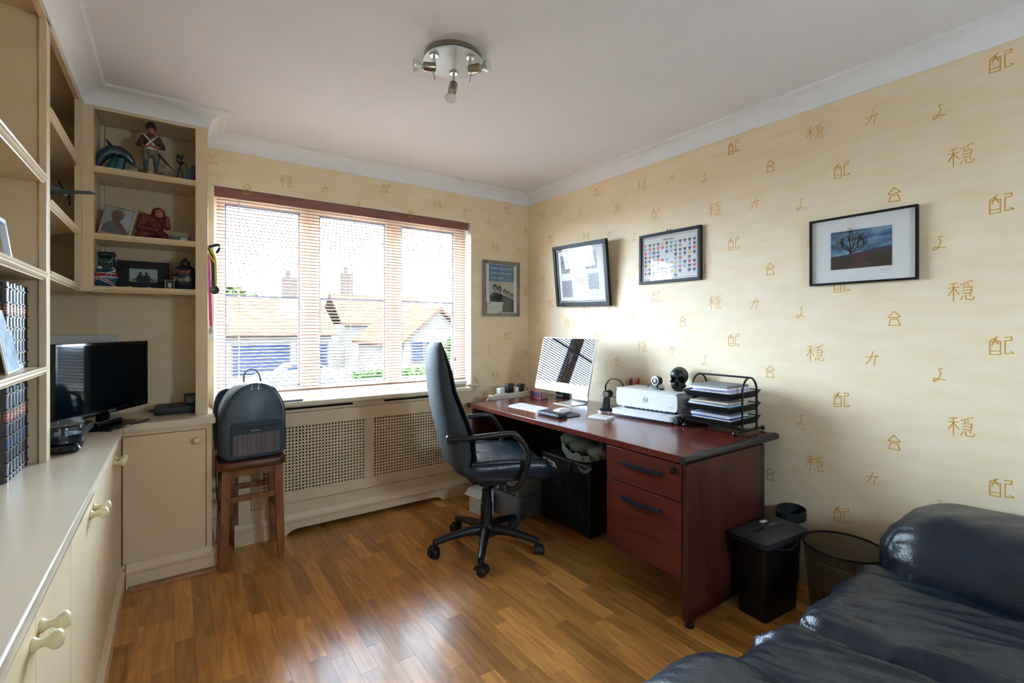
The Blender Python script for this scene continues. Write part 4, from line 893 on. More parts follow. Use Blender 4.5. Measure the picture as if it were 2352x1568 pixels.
b.obj('screen', mat('computer screen glass', '#05070b', 0.02, var=0.05, spec=0.3), t)
def on_tilt(me, x, z, y=-0.0016, s=1):
    M = tilt @ Matrix.Translation((x, y, z)) @ Matrix.Rotation(R(90), 4, 'X')
    for v in me.vertices: v.co = M @ v.co
    return me
M_greyink = mat('grey print', '#6f757c', 0.5)
b = MB()
ap = [(0, 0.0085)] + [(0.0105 * math.cos(a) * (1.0 if abs(math.cos(a)) < 0.9 else 0.96), 0.010 * math.sin(a) - 0.001) for a in [R(d) for d in (65, 40, 15, -10, -35, -60, -80)]] + [(0, -0.0095)] + [(0.0105 * math.cos(a), 0.010 * math.sin(a) - 0.001) for a in [R(d) for d in (-100, -120, -145, -170, -195, -220, -245)]]
b.flat(ap); b.flat([(0, 0.0105), (0.001, 0.014), (0.0045, 0.0165), (0.0045, 0.0125)])
link('logo', on_tilt(b.mesh('logo', M_greyink, smooth=False), 0.0, 0.031), t)
for dz in (0.058, 0.036):
    b = MB().flat([(-0.006, -0.0012), (0.006, -0.0012), (0.006, 0.0012), (-0.006, 0.0012)])
b = MB().flat(oval(0, 0, 0.0025, 0.0035)); link('small_mark', on_tilt(b.mesh('small_mark', M_greyink, smooth=False), 0.15, 0.02), t)

t = thing('keyboard', 'thin white keyboard lying in front of the computer', 'keyboard', (1.957, 2.562, DZ), R(-86.5)); MB().loft([[Vector((x, -0.058, z)) for x, z in ((-0.146, 0.0), (0.146, 0.0), (0.146, 0.005), (-0.146, 0.005))], [Vector((x, 0.058, z)) for x, z in ((-0.146, 0.0), (0.146, 0.0), (0.146, 0.012), (-0.146, 0.012))]]).obj('keyboard_case', M_alu, t)
km = MB().box(-0.0078, 0.0078, -0.0078, 0.0078, 0, 0.0022, 0.0006, 1).mesh('key', M_whitegl); kw = MB().box(-0.05, 0.05, -0.0078, 0.0078, 0, 0.0022, 0.0006, 1).mesh('key', M_whitegl)
for r_ in range(5):
    for c_ in range(14):
        y = 0.044 - r_ * 0.0205; z = 0.0052 + (y + 0.058) / 0.116 * 0.007
        if r_ == 4 and 4 <= c_ <= 8:
            if c_ == 6: link('key', kw, t, (-0.135 + c_ * 0.0207, y, z), (R(3.4), 0, 0))
            continue
        link('key', km, t, (-0.135 + c_ * 0.0207, y, z), (R(3.4), 0, 0))
M_pad = mat('black gel pad', '#15181d', 0.5, var=0.1, bump=0.1, bscale=300)
t = thing('mouse_mat', 'black mouse mat with a padded wrist rest', 'mouse mat', (1.965, 2.245, DZ), R(-88)); b = MB(); b.prism(rr(0.21, 0.20, 0.06, 8), 0.005)
b.obj('mat', M_pad, t); b = puff(0.105, 0.035, 0.011, 0.011, 20, 10, 4, 0.004); 
for v in b.bm.verts: v.co += Vector((0, -0.075 + 0.18 * v.co.x ** 2, 0.0125))
b.obj('wrist_rest', M_pad, t)
t = thing('computer_mouse', 'smooth white computer mouse on the black mat', 'mouse', (2.005, 2.28, DZ + 0.0055), R(-80)); b = puff(0.03, 0.057, 0.011, 0.011, 14, 20, 4, 0.006)
for v in b.bm.verts: v.co.z += 0.010 if v.co.z < 0 else 0.011
b.obj('mouse_shell', M_whitegl, t); MB().box(-0.028, 0.028, -0.05, 0.05, 0.0, 0.003, 0.001).obj('base_plate', M_alu, t)
t = thing('external_drive', 'small white box lying near the desk edge', 'hard drive', (2.085, 2.015, DZ), R(-75)); MB().box(-0.062, 0.062, -0.048, 0.048, 0, 0.014, 0.003).obj('case', M_white, t); MB().box(-0.045, 0.045, -0.034, 0.034, 0.014, 0.0146).obj('label', mat('grey label', '#b3b6ba', 0.4), t)

# small loudspeaker, clock radio, power strip
t = thing('bluetooth_speaker', 'pink-red box speaker with navy grille on the far desk', 'speaker', (2.315, 2.90, DZ), R(-103))
MB().loft(slab(0.19, 0.052, 0.008, -0.03, 0.03, 0, 0.026)).obj('casing', mat('taupe speaker case', '#b09e92', 0.4), t); fr = MB(); 
o_, i_ = rr(0.194, 0.056, 0.009), rr(0.176, 0.040, 0.006); n = len(o_)
fr.add([(x, -0.031, z + 0.028) for x, z in o_] + [(x, -0.031, z + 0.028) for x, z in i_] + [(x, -0.022, z + 0.028) for x, z in o_] + [(x, -0.022, z + 0.028) for x, z in i_], [(j, (j+1) % n, n + (j+1) % n, n + j) for j in range(n)] + [(j, (j+1) % n, 2*n + (j+1) % n, 2*n + j) for j in range(n)] + [(n + j, n + (j+1) % n, 3*n + (j+1) % n, 3*n + j) for j in range(n)]); fr.obj('trim_frame', mat('raspberry silicone', '#a03a4e', 0.5), t)
MB().box(-0.088, 0.088, -0.0305, -0.028, 0.008, 0.048).obj('grille', mat('navy grille', '#20293c', 0.6, bump=0.5, bscale=600), t)
t = thing('clock_radio', 'small black clock radio behind the computer stand', 'radio', (2.47, 2.80, DZ), R(-100)); MB().box(-0.06, 0.06, -0.03, 0.03, 0, 0.06, 0.008, 3).obj('casing', M_black, t); MB().box(-0.05, 0.05, -0.0315, -0.029, 0.03, 0.052).obj('display', M_blackgl, t)
b = MB()
for i in range(6):
    for j in range(2): b.box(-0.045 + i * 0.016, -0.035 + i * 0.016, -0.032, -0.029, 0.008 + j * 0.01, 0.013 + j * 0.01)
b.obj('buttons', mat('pale buttons', '#aab2bd', 0.5), t)
t = thing('power_strip', 'white power strip behind the far end of the desk', 'power strip', (2.17, 3.10, 0.70), R(9)); M_strip = mat('off white plastic', '#d8cfbd', 0.4)
MB().box(-0.20, 0.20, -0.03, 0.03, 0, 0.045, 0.006, 3).obj('strip_body', M_strip, t)
for x in (-0.15, -0.07, 0.01, 0.09): MB().box(x - 0.022, x + 0.022, -0.022, 0.022, 0.045, 0.0465, 0.0005).obj('socket', M_white, t)
for x in (-0.165, 0.175): MB().box(x - 0.012, x + 0.012, -0.008, 0.008, 0.045, 0.05, 0.001).obj('switch', mat('orange switch', '#b5642c', 0.4), t)
MB().tube(smoothpath([(-0.2, 0, 0.02), (-0.235, -0.01, 0.02), (-0.27, -0.03, -0.02), (-0.28, -0.03, -0.2)], 5), 0.004, 8).obj('flex', M_strip, t)
def plug(label, x, m, sz, cord=None):
    p = thing('plug', label, 'plug', (2.17 + x * math.cos(R(9)), 3.10 + x * math.sin(R(9)), 0.747), R(9), 'plugs in the power strip')
    MB().box(-sz[0], sz[0], -sz[1], sz[1], 0, sz[2], 0.006, 3).obj('plug_body', m, p)
    if cord: MB().tube(smoothpath(cord, 5), 0.0028, 7).obj('lead', m, p)
    return p
plug('white cube charger in the power strip', -0.09, M_white, (0.024, 0.024, 0.045)); plug('large black mains adaptor in the power strip', 0.0, M_black, (0.03, 0.026, 0.07), [(0.0, 0, 0.06), (0.03, 0.0, 0.072), (0.06, -0.01, 0.05), (0.07, -0.01, 0.02)])
plug('flat white plug beside the large black adaptor', 0.065, M_white, (0.022, 0.026, 0.04)); plug('small black plug at the switched end of the strip', 0.13, M_black, (0.023, 0.024, 0.06), [(0.01, 0, 0.055), (0.045, 0.0, 0.05), (0.07, -0.005, 0.01), (0.1, -0.01, -0.02)])

# ------------------------------------------------------------------ headset on its stand
t = thing('headset_stand', 'black charging stand with silver foot for the headset', 'stand', (2.275, 2.165, DZ), R(-70)); MB().prism(oval(0, 0, 0.052, 0.042, 28), 0.008).obj('foot', M_alu, t)
b = MB(); b.box(-0.035, 0.035, -0.012, 0.03, 0.008, 0.02, 0.003); b.loft([[Vector((x, y, 0.018)) for x, y in ((-0.022, 0.0), (0.022, 0.0), (0.022, 0.026), (-0.022, 0.026))], [Vector((x, y, 0.085)) for x, y in ((-0.018, 0.015), (0.018, 0.015), (0.018, 0.033), (-0.018, 0.033))]]); b.obj('upright', M_black, t)
t = thing('headset', 'black wireless headset with thin headband hung on its stand', 'headset', (2.28, 2.16, DZ + 0.092), R(-70)); 
for k_, (x, y) in enumerate(((0.0, 0.0), (0.005, 0.035))): MB().lathe([(0.006, 0), (0.024, 0.002), (0.026, 0.010), (0.022, 0.017), (0.01, 0.019)], 22, Matrix.Translation((x, y + 0.01, 0.02)) @ Matrix.Rotation(R(90), 4, 'X')).obj('earpiece', M_black, t)
MB().lathe([(0.005, 0), (0.018, 0.001), (0.018, 0.004), (0.006, 0.005)], 22, Matrix.Translation((0, -0.008, 0.02)) @ Matrix.Rotation(R(90), 4, 'X')).obj('ear_plate', M_alu, t)
MB().strap(smoothpath([(-0.008, 0.01, 0.035), (-0.01, 0.012, 0.075), (0.02, 0.014, 0.115), (0.07, 0.016, 0.118), (0.105, 0.02, 0.085), (0.115, 0.02, 0.04)], 6), 0.012, 0.005, (0, 1, 0)).obj('headband', M_black, t); MB().tube([(0.01, -0.006, 0.018), (0.06, -0.012, 0.008), (0.10, -0.014, -0.002)], 0.0022, 7).sph((0.103, -0.014, -0.003), (0.013, 0.007, 0.007)).obj('microphone_boom', M_black, t)

# ------------------------------------------------------------------ printer with things on top
PR = R(-83)
t = thing('printer', 'white inkjet printer with its paper tray out on the desk', 'printer', (2.375, 1.865, DZ + 0.001), PR)
M_prn = mat('printer white', '#d9dade', 0.32, var=0.01)
pw = 0.205
MB().loft(slab(pw * 2, 0.10, 0.02, -0.09, 0.135, 0, 0.11)).obj('body', M_prn, t)
MB().box(-pw, pw, -0.09, 0.14, 0.158, 0.168, 0.004).obj('scanner_lid', mat('printer lid grey white', '#d2d2d4', 0.35, var=0.01), t)
MB().box(-pw + 0.005, pw - 0.01, -0.03, 0.135, 0.0, 0.07, 0.004).obj('lower_body', M_prn, t); MB().box(-pw + 0.04, pw - 0.03, -0.06, -0.029, 0.045, 0.066).obj('output_slot', M_black, t)
b = MB(); b.prism(rr(pw * 2 + 0.0, 0.15, 0.02), 0.03, Matrix.Translation((0.0, -0.07, 0.014))); b.obj('paper_tray', M_prn, t); MB().prism(rr(pw * 2 - 0.02, 0.14, 0.018), 0.013, Matrix.Translation((0.0, -0.068, 0.0008))).obj('tray_base', M_black, t)
MB().box(-0.13, 0.12, -0.13, -0.06, 0.0445, 0.046).obj('tray_recess', mat('tray grey', '#a9abb0', 0.4), t); MB().box(-0.14, 0.14, -0.128, -0.119, 0.046, 0.051, 0.001).obj('paper_stop', M_prn, t)
b = MB()
for i in range(7): b.box(-0.08 + i * 0.03, -0.066 + i * 0.03, -0.0615, -0.0595, 0.05, 0.061)
b.obj('rollers', mat('roller white', '#c9ccd0', 0.5), t)
MB().lathe([(0.0145, 0), (0.0165, 0.0004), (0.0165, 0.001), (0.0148, 0.001)], 32, Matrix.Translation((0.0, -0.0902, 0.112)) @ Matrix.Rotation(R(90), 4, 'X'), cap=False).obj('logo_ring', M_greyink, t); link('logo', text_mesh('hp', 0.021, M_greyink, shear=0.25, extrude=0.0003), t, (0, -0.0906, 0.1125), (R(90), 0, 0))
MB().box(0.145, 0.185, -0.0906, -0.0898, 0.083, 0.087).obj('model_mark', mat('pale grey print', '#aeb0b4', 0.5), t); MB().box(0.2045, 0.2056, -0.02, 0.05, 0.115, 0.128).obj('vent', mat('vent grey', '#9fa1a5', 0.5), t)
def onpr(x, y, z):
    c, s = math.cos(PR), math.sin(PR); return (2.375 + c * x - s * y, 1.865 + s * x + c * y, DZ + 0.001 + z)
t = thing('webcam', 'round black webcam with a silver ring on the printer', 'webcam', onpr(0.028, 0.0, 0.1685), PR - R(8)); MB().box(-0.02, 0.028, -0.012, 0.03, 0, 0.008, 0.002).box(-0.012, 0.006, -0.012, 0.0, 0.006, 0.026, 0.002).obj('clip', M_black, t)
RXm = Matrix.Rotation(R(90), 4, 'X')
MB().lathe([(0.018, -0.03), (0.026, -0.028), (0.0275, -0.02), (0.0275, 0.006), (0.025, 0.010)], 30, Matrix.Translation((0, -0.012, 0.053)) @ RXm).obj('camera_body', M_black, t)
MB().lathe([(0.021, 0.008), (0.0265, 0.008), (0.027, 0.012), (0.0205, 0.013)], 30, Matrix.Translation((0, -0.012, 0.053)) @ RXm, cap=False).obj('silver_ring', M_alu, t); MB().lathe([(0.021, 0.0075), (0.021, 0.009), (0.011, 0.0105)], 30, Matrix.Translation((0, -0.012, 0.053)) @ RXm).obj('front_plate', M_blackgl, t)
MB().lathe([(0.011, 0.010), (0.011, 0.012), (0.006, 0.0145), (0.001, 0.015)], 24, Matrix.Translation((0, -0.012, 0.053)) @ RXm).obj('lens', mat('lens blue glass', '#9fb9c9', 0.05), t)
t = thing('glass_dome', 'clear upturned glass dish on the back of the printer', 'dish', onpr(-0.03, 0.08, 0.1685)); MB().lathe([(0.0, 0.03), (0.03, 0.0285), (0.045, 0.02), (0.05, 0.006), (0.052, 0.0), (0.0495, 0.0), (0.0475, 0.006), (0.043, 0.018), (0.029, 0.026), (0.0, 0.0275)], 36, cap=False).obj('dish', glassmat('clear dish glass', (0.9, 0.92, 0.94)), t); MB().lathe([(0.046, 0.0), (0.052, 0.0), (0.052, 0.004), (0.046, 0.003)], 36, cap=False).obj('rim', glassmat('clear dish rim', (0.8, 0.84, 0.88)), t)
# skull
M_skull = mat('matt black resin', '#15161a', 0.42, var=0.15, bump=0.15, bscale=90)
t = thing('skull_ornament', 'black skull ornament sitting on the printer', 'skull', onpr(0.138, 0.05, 0.169), PR + R(20))
b = MB(); b.sph((0, 0.03, 0.085), (0.052, 0.066, 0.054), 3).sph((0, -0.015, 0.088), (0.046, 0.04, 0.044), 3).sph((0, -0.02, 0.05), (0.04, 0.032, 0.035), 3).cap((-0.034, -0.03, 0.055), (0.034, -0.03, 0.055), 0.012, 0.012, 8)
b.cap((-0.02, -0.034, 0.028), (0.02, -0.034, 0.028), 0.018, 0.018, 6).cap((-0.032, -0.005, 0.03), (-0.014, -0.035, 0.013), 0.013, 0.013, 6).cap((0.032, -0.005, 0.03), (0.014, -0.035, 0.013), 0.013, 0.013, 6).cap((-0.014, -0.038, 0.013), (0.014, -0.038, 0.013), 0.0125, 0.0125, 5)
b.cap((-0.032, -0.042, 0.085), (0.032, -0.042, 0.085), 0.009, 0.009, 9)
def dents(v):
    for cx in (-0.02, 0.02):
        d = Vector(((v.x - cx) / 0.0155, (v.z - 0.068) / 0.0145)).length
        if v.y < -0.012 and d < 1.25: v.y += 0.026 * max(0, 1 - d ** 3 / 1.95)
    d = Vector((v.x / 0.0085, (v.z - 0.046) / 0.013)).length
    if v.y < -0.02 and d < 1.2: v.y += 0.018 * max(0, 1 - d ** 3 / 1.7)
    for s in (-1, 1):
        d = Vector(((v.y - 0.0) / 0.03, (v.z - 0.062) / 0.028)).length
        if v.x * s > 0.02 and d < 1: v.x -= s * 0.012 * (1 - d * d)
    if v.y < -0.03 and abs(v.x) < 0.026 and 0.012 < v.z < 0.036: v.y += 0.003 * (0.5 + 0.5 * math.cos(v.x * 2 * math.pi / 0.0062)) + (0.004 if abs(v.z - 0.0235) < 0.0014 else 0)
    return v
link('skull', blob(b, 0.0024, 2, 'skull', M_skull, fn=dents), t); MB().prism(oval(0, 0.0, 0.026, 0.05, 20), 0.004).obj('base_pad', M_black, t)
t = thing('black_block', 'small black block standing behind the skull', 'box', (2.508, 1.635, DZ + 0.0005), PR); MB().box(-0.03, 0.03, -0.022, 0.022, 0, 0.20, 0.004).obj('block_body', M_black, t); MB().box(-0.028, 0.028, -0.02, 0.02, 0.2, 0.203, 0.001).obj('lid', M_blackgl, t)
# pen pot behind the printer
t = thing('pen_pot', 'black pen pot behind the printer', 'pen pot', (2.50, 2.13, DZ + 0.0005)); MB().lathe([(0.036, 0), (0.038, 0.002), (0.038, 0.14), (0.035, 0.14), (0.035, 0.006), (0.001, 0.006)], 28, cap=False).obj('pot', M_steel, t); MB().lathe([(0.0375, 0.136), (0.0395, 0.138), (0.0375, 0.141)], 28, cap=False).obj('rim', M_chrome, t)
pcs = [('yellow', '#d8b52a'), ('yellow', '#c9a524'), ('red', '#b8232b'), ('red', '#9c1f27'), ('black', '#16181c'), ('black', '#1e2024'), ('grey', '#6b7076'), ('pink', '#b55c8a'), ('yellow', '#e0c43c')]
pos_ = ['leaning left', 'at the back left', 'standing tallest', 'leaning right', 'at the front', 'leaning back', 'on the right', 'with the thin tip', 'in the middle']
for i, ((cn, ch_), ps) in enumerate(zip(pcs, pos_)):
    a = i * 2.4; x, y = 0.02 * math.cos(a), 0.02 * math.sin(a); hgt = 0.17 + 0.035 * ((i * 37) % 10) / 10 + (0.02 if cn == 'red' else 0)
    p = thing('pen', f'{cn} pen in the black pen pot, {ps}', 'pen', (2.50 + x, 2.13 + y, DZ + 0.008), 0, 'pens in the pen pot'); p.rotation_euler = (R(-7 * math.sin(a)), R(7 * math.cos(a)), 0)
    rad = 0.009 if cn == 'red' else 0.005
    MB().cyl((0, 0, 0.0), (0, 0, hgt * 0.75), rad * 0.8, rad, 10).obj('barrel', mat('pen ' + ch_, ch_, 0.35), p); MB().cyl((0, 0, hgt * 0.75), (0, 0, hgt), rad * 1.1, rad * 0.7, 10).obj('cap', mat('pen ' + ch_, ch_, 0.35), p)

# ------------------------------------------------------------------ letter-tray rack
t = thing('letter_tray_rack', 'black wire rack of three letter trays near the desk end', 'letter rack', (2.405, 1.43, DZ), world=True)
RX0, RX1, RY0, RY1 = 2.285, 2.535, 1.29, 1.575
for y in (RY0, RY1):
    pa = [(RX0 + 0.055, y, 0.735), (RX0 + 0.055, y, 0.93)] + [((RX0 + RX1)/2 - 0.07 * math.cos(R(a)), y, 0.93 + 0.075 * math.sin(R(a))) for a in range(15, 180, 15)] + [(RX1 - 0.055, y, 0.93), (RX1 - 0.055, y, 0.735)]
    MB().tube(pa, 0.0052, 10).obj('end_hoop', M_steel, t)
    f = MB().tube([(RX0 - 0.012, y, 0.735), (RX1 + 0.005, y, 0.735)], 0.0052, 10).obj('foot_rail', M_steel, t)
    for x in (RX0 - 0.012, RX1 + 0.006): MB().sph((x, y, 0.733), 0.0125).obj('ball_foot', M_blackgl, f)
MB().tube([((RX0 + RX1)/2, RY0, 1.005), ((RX0 + RX1)/2, RY1, 1.005)], 0.0052, 10).obj('carry_bar', M_steel, t); MB().tube([(RX0 + 0.1, RY0, 0.735), (RX0 + 0.1, RY1, 0.735)], 0.004, 8).obj('cross_bar', M_steel, t)
M_meshm = mat('black mesh metal', '#15181c', 0.45, metal=0.3)
for k in range(3):
    z = 0.762 + k * 0.068; tr = MB(); x0, x1, y0, y1 = RX0 - 0.04, RX1 - 0.005, RY0 + 0.006, RY1 - 0.006
    tr.box(x0 + 0.02, x1 - 0.012, y0 + 0.015, y1 - 0.015, z - 0.001, z); tr.add([(x0 + 0.02, y0 + 0.015, z), (x1 - 0.012, y0 + 0.015, z), (x1, y0, z + 0.035), (x0, y0, z + 0.03)], [(0, 1, 2, 3)]); tr.add([(x0 + 0.02, y1 - 0.015, z), (x1 - 0.012, y1 - 0.015, z), (x1, y1, z + 0.035), (x0, y1, z + 0.03)], [(0, 1, 2, 3)]); tr.add([(x0 + 0.02, y0 + 0.015, z), (x0 + 0.02, y1 - 0.015, z), (x0, y1, z + 0.03), (x0, y0, z + 0.03)], [(0, 1, 2, 3)])
    o = tr.obj('tray', M_meshm, t); MB().tube([(x0, y0, z + 0.03), (x0, y1, z + 0.03), (x1, y1, z + 0.035), (x1, y0, z + 0.035)], 0.0028, 8, closed=True).obj('tray_rim', M_steel, o)
    pt = thing('paper_stack', ['stack of papers with blue folder in the bottom letter tray', 'stack of papers with bright blue sleeve in the middle letter tray', 'tall stack of papers and grey folder in the top letter tray'][k], 'papers', (2.39, 1.432, z + 0.0005), 0, 'papers in the letter trays'); rnd = random.Random(k); zz = 0.0
    cols = [['#dfe2ee', '#cfd4e4', '#e4e3e0', '#23307f', '#d8d9e0', '#b9bfcc'], ['#d9deee', '#e2e4ea', '#3d8ec2', '#cfd6e6', '#8ea0ae', '#c7b3a0'], ['#b7c3e8', '#cdd5ee', '#e6e6ea', '#b9a7d6', '#e9e7e0', '#6f767a']][k]
    for i, c_ in enumerate(cols):
        th = 0.007 + 0.0035 * rnd.random() + (0.0015 if k == 2 else 0); dx, dy = rnd.uniform(-0.03, 0.004), rnd.uniform(-0.008, 0.008)
        MB().box(-0.10 + dx, 0.085 + dx, -0.108 + dy, 0.108 + dy, zz, zz + th - 0.0006).obj('sheet_bundle', mat('paper ' + c_, c_, 0.6, var=0.05), pt, rot=(R(rnd.uniform(-1, 1)), 0, R(rnd.uniform(-3, 3)))); zz += th
t = thing('cable_bundle', 'tangle of black cables between the printer and the letter rack', 'cables', (2.33, 1.61, DZ), world=True)
for k in range(4):
    rnd = random.Random(20 + k); pts = [(2.30 + rnd.uniform(-0.035, 0.04), 1.615 + rnd.uniform(-0.025, 0.03), DZ + 0.006 + rnd.uniform(0, 0.03)) for _ in range(7)] + [(2.46, 1.62, DZ + 0.01), (2.535, 1.66, DZ + 0.006)]
    MB().tube(smoothpath(pts, 6), 0.0032, 7).obj('cable', M_black, t)
MB().box(2.265, 2.30, 1.615, 1.645, DZ + 0.002, DZ + 0.045, 0.006, 3).obj('adaptor', M_black, t)

# ================================================================== OFFICE CHAIR
M_lea = leathermat('black office leather', '#1c2531', 0.3, 0.3); M_fab = mat('dark grey chair fabric', '#2b3138', 0.7, var=0.15, bump=0.4, bscale=500); M_nylon = mat('black nylon', '#14171b', 0.42, var=0.1, bump=0.1, bscale=300)
ch_ = thing('office_chair', 'black high-back office chair on castors facing the desk', 'office chair', (1.46, 2.31, 0), R(-19.5))
outer = [(-0.322, 1.182), (-0.338, 1.155), (-0.346, 1.05), (-0.338, 0.94), (-0.321, 0.83), (-0.295, 0.72), (-0.272, 0.62), (-0.245, 0.535), (-0.195, 0.478), (-0.105, 0.43), (0.05, 0.418), (0.2, 0.42)]
inner = [(-0.304, 1.184), (-0.286, 1.12), (-0.263, 1.03), (-0.245, 0.93), (-0.208, 0.84), (-0.178, 0.77), (-0.15, 0.69), (-0.14, 0.60), (-0.13, 0.53), (-0.06, 0.475), (0.05, 0.462), (0.2, 0.462)]
hw_ = [0.12, 0.17, 0.215, 0.235, 0.245, 0.245, 0.24, 0.23, 0.235, 0.24, 0.24, 0.225]
sec = []
for (of, oz), (jf, jz), w in zip(outer, inner, hw_):
    cf, cz = (of + jf) / 2, (oz + jz) / 2; loop = []
    for k in range(20):
        a = 2 * math.pi * k / 20; ca, sa = math.cos(a), math.sin(a); e = 0.45
        y = w * math.copysign(abs(ca) ** e, ca); q = math.copysign(abs(sa) ** 0.7, sa) * 0.5
        curv = 0.035 * (y / w) ** 2 if oz > 0.5 else 0.0
        loop.append(Vector((cf + (jf - of) * q + curv, y, cz + (jz - oz) * q + (0.02 * (y / w) ** 2 if oz < 0.5 else 0))))
    sec.append(loop)
MB().loft(sec).obj('back_shell', M_fab, ch_, ang=60)
b = MB()
secc = []
for (jf, jz), w in list(zip(inner, hw_))[0:9]:
    loop = []
    for k in range(16):
        a = 2 * math.pi * k / 16; ca, sa = math.cos(a), math.sin(a); y = (w - 0.03) * math.copysign(abs(ca) ** 0.5, ca); d = math.copysign(abs(sa) ** 0.8, sa) * 0.016
        loop.append(Vector((jf + d + 0.012 + 0.03 * (y / w) ** 2, y, jz)))
    secc.append(loop)
b.loft(secc).obj('back_cushion', M_lea, ch_, ang=60)
def seatfn(o, p):
    n = noise.noise(Vector((o.x * 9, o.y * 7, 1.3))) ; o.z += 0.006 * n * (p[2] > 0) + 0.02 * p[1] ** 2 * (p[2] > 0); o.z -= 0.02 * max(0, p[0]) ** 3; return o
s = puff(0.235, 0.24, 0.045, 0.04, 26, 24, 5, 0.012, seatfn)
for v in s.bm.verts: v.co += Vector((0.085, 0, 0.49))
s.obj('seat', M_lea, ch_, ang=80)
b = MB()
for y in (-0.215, 0.215): b.tube(smoothpath([(-0.13, y, 0.545), (0.05, y * 1.03, 0.548), (0.22, y * 0.98, 0.535), (0.3, y * 0.8, 0.52)], 8), [0.016] * 25, 10)
b.obj('seat_piping', M_lea, ch_)
for s_ in (-1, 1):
    y = s_ * 0.275; pts = [(-0.255, y * 0.93, 0.698), (-0.14, y, 0.70), (0.05, y, 0.71), (0.1, y, 0.695), (0.155, y, 0.62), (0.162, y, 0.56), (0.135, y * 0.98, 0.475), (0.105, y * 0.92, 0.415), (0.06, y * 0.8, 0.405)]
    secs = []; P = smoothpath(pts, 4)
    for i, p_ in enumerate(P):
        d = (P[min(i+1, len(P)-1)] - P[max(i-1, 0)]).normalized(); n_ = d.cross(Vector((0, 1, 0))).normalized()
        secs.append([p_ + Vector((0, a_, 0)) + n_ * c_ for a_, c_ in [(0.019 * math.cos(t_) * (1 if abs(math.cos(t_)) > 0.8 else 1.1), 0.0135 * math.sin(t_) * 1.1) for t_ in [2 * math.pi * k / 12 for k in range(12)]]])
    MB().loft(secs).obj('armrest', M_nylon, ch_, ang=60)
    MB().box(-0.268, -0.2, y * 0.92 - 0.02, y * 0.92 + 0.02, 0.674, 0.716, 0.012, 3).obj('arm_bracket', M_nylon, ch_)
MB().box(-0.06, 0.1, -0.1, 0.1, 0.385, 0.42, 0.01).obj('seat_mechanism', M_nylon, ch_)
MB().lathe([(0.018, 0.40), (0.018, 0.34), (0.027, 0.338), (0.027, 0.30), (0.03, 0.298), (0.03, 0.262), (0.034, 0.26), (0.034, 0.2), (0.036, 0.16), (0.042, 0.14), (0.042, 0.09), (0.03, 0.075)], 24).obj('gas_column', M_nylon, ch_)
angs = [R(a + 19.5) for a in (-128, -51.5, 23, 95, 165)]
arm_sec = [(0.03, 0.112, 0.03, 0.032), (0.10, 0.115, 0.026, 0.026), (0.2, 0.102, 0.022, 0.02), (0.27, 0.085, 0.019, 0.018), (0.305, 0.078, 0.018, 0.018)]
bs_ = MB().loft([[Vector((r_, w * math.cos(t_), z + h * math.sin(t_))) for t_ in [2 * math.pi * k / 12 for k in range(12)]] for r_, z, w, h in arm_sec]); bs_.cyl((0.298, 0, 0.085), (0.298, 0, 0.05), 0.012, 0.012, 10); leg_me = bs_.mesh('base_arm', M_nylon)
cs = MB(); 
for y0, y1 in ((-0.028, -0.006), (0.006, 0.028)): cs.lathe([(0.006, y0), (0.021, y0), (0.026, y0 + 0.004), (0.026, y1 - 0.004), (0.021, y1), (0.006, y1)], 20, Matrix.Translation((0, 0, 0.026)) @ Matrix.Rotation(R(90), 4, 'X'))
cast_me = cs.mesh('castor', M_nylon)
hood = MB(); hood.loft([[Vector((0.03 * math.cos(a), y, 0.028 + 0.03 * math.sin(a))) for a in [R(x) for x in range(0, 181, 20)]] + [Vector((0.012, y, 0.03)), Vector((-0.01, y, 0.03))][::-1] for y in (-0.02, 0.02)]); hood_me = hood.mesh('castor_hood', M_nylon)
hub = MB().lathe([(0.03, 0.075), (0.05, 0.08), (0.052, 0.13), (0.042, 0.145)], 24).obj('base_hub', M_nylon, ch_)
for i, a in enumerate(angs):
    L = link('base_arm', leg_me, ch_, (0, 0, 0), (0, 0, a)); c = link('castor', cast_me, L, (0.305, 0.012, 0), (0, 0, R(70 + i * 37))); link('castor_hood', hood_me, L, (0.305, 0.0, 0.004), (0, 0, R(70 + i * 37)))

# ================================================================== STOOL AND BACKPACK
M_stool = woodmat('worn stool wood', '#66391d', '#9a6034', rough=0.45, scale=(9, 9, 1.5), ns=4, bump=0.08); M_stooltop = woodmat('worn stool seat', '#42200f', '#6d3d22', rough=0.4, scale=(2, 12, 12), ns=4, bump=0.08)
st = thing('wooden_stool', 'worn wooden stool with four tapered legs under the backpack', 'stool', (0.345, 2.995, 0))
SH = 0.558
b = MB(); b.loft([[Vector((x, y, z)) for x, y in rr(0.325 - i_, 0.285 - i_, 0.045, 5)] for z, i_ in ((SH - 0.042, 0.008), (SH - 0.036, 0.0), (SH - 0.008, 0.0), (SH, 0.01))]); b.obj('seat', M_stooltop, st)
for sx in (-1, 1):
    for sy in (-1, 1):
        MB().loft([[Vector((sx * cx + a_, sy * cy + c_, z)) for a_, c_ in ((-w, -w), (w, -w), (w, w), (-w, w))] for z, cx, cy, w in ((0, 0.135, 0.122, 0.0135), (0.09, 0.134, 0.12, 0.018), (SH - 0.04, 0.122, 0.108, 0.02))]).obj('leg', M_stool, st)
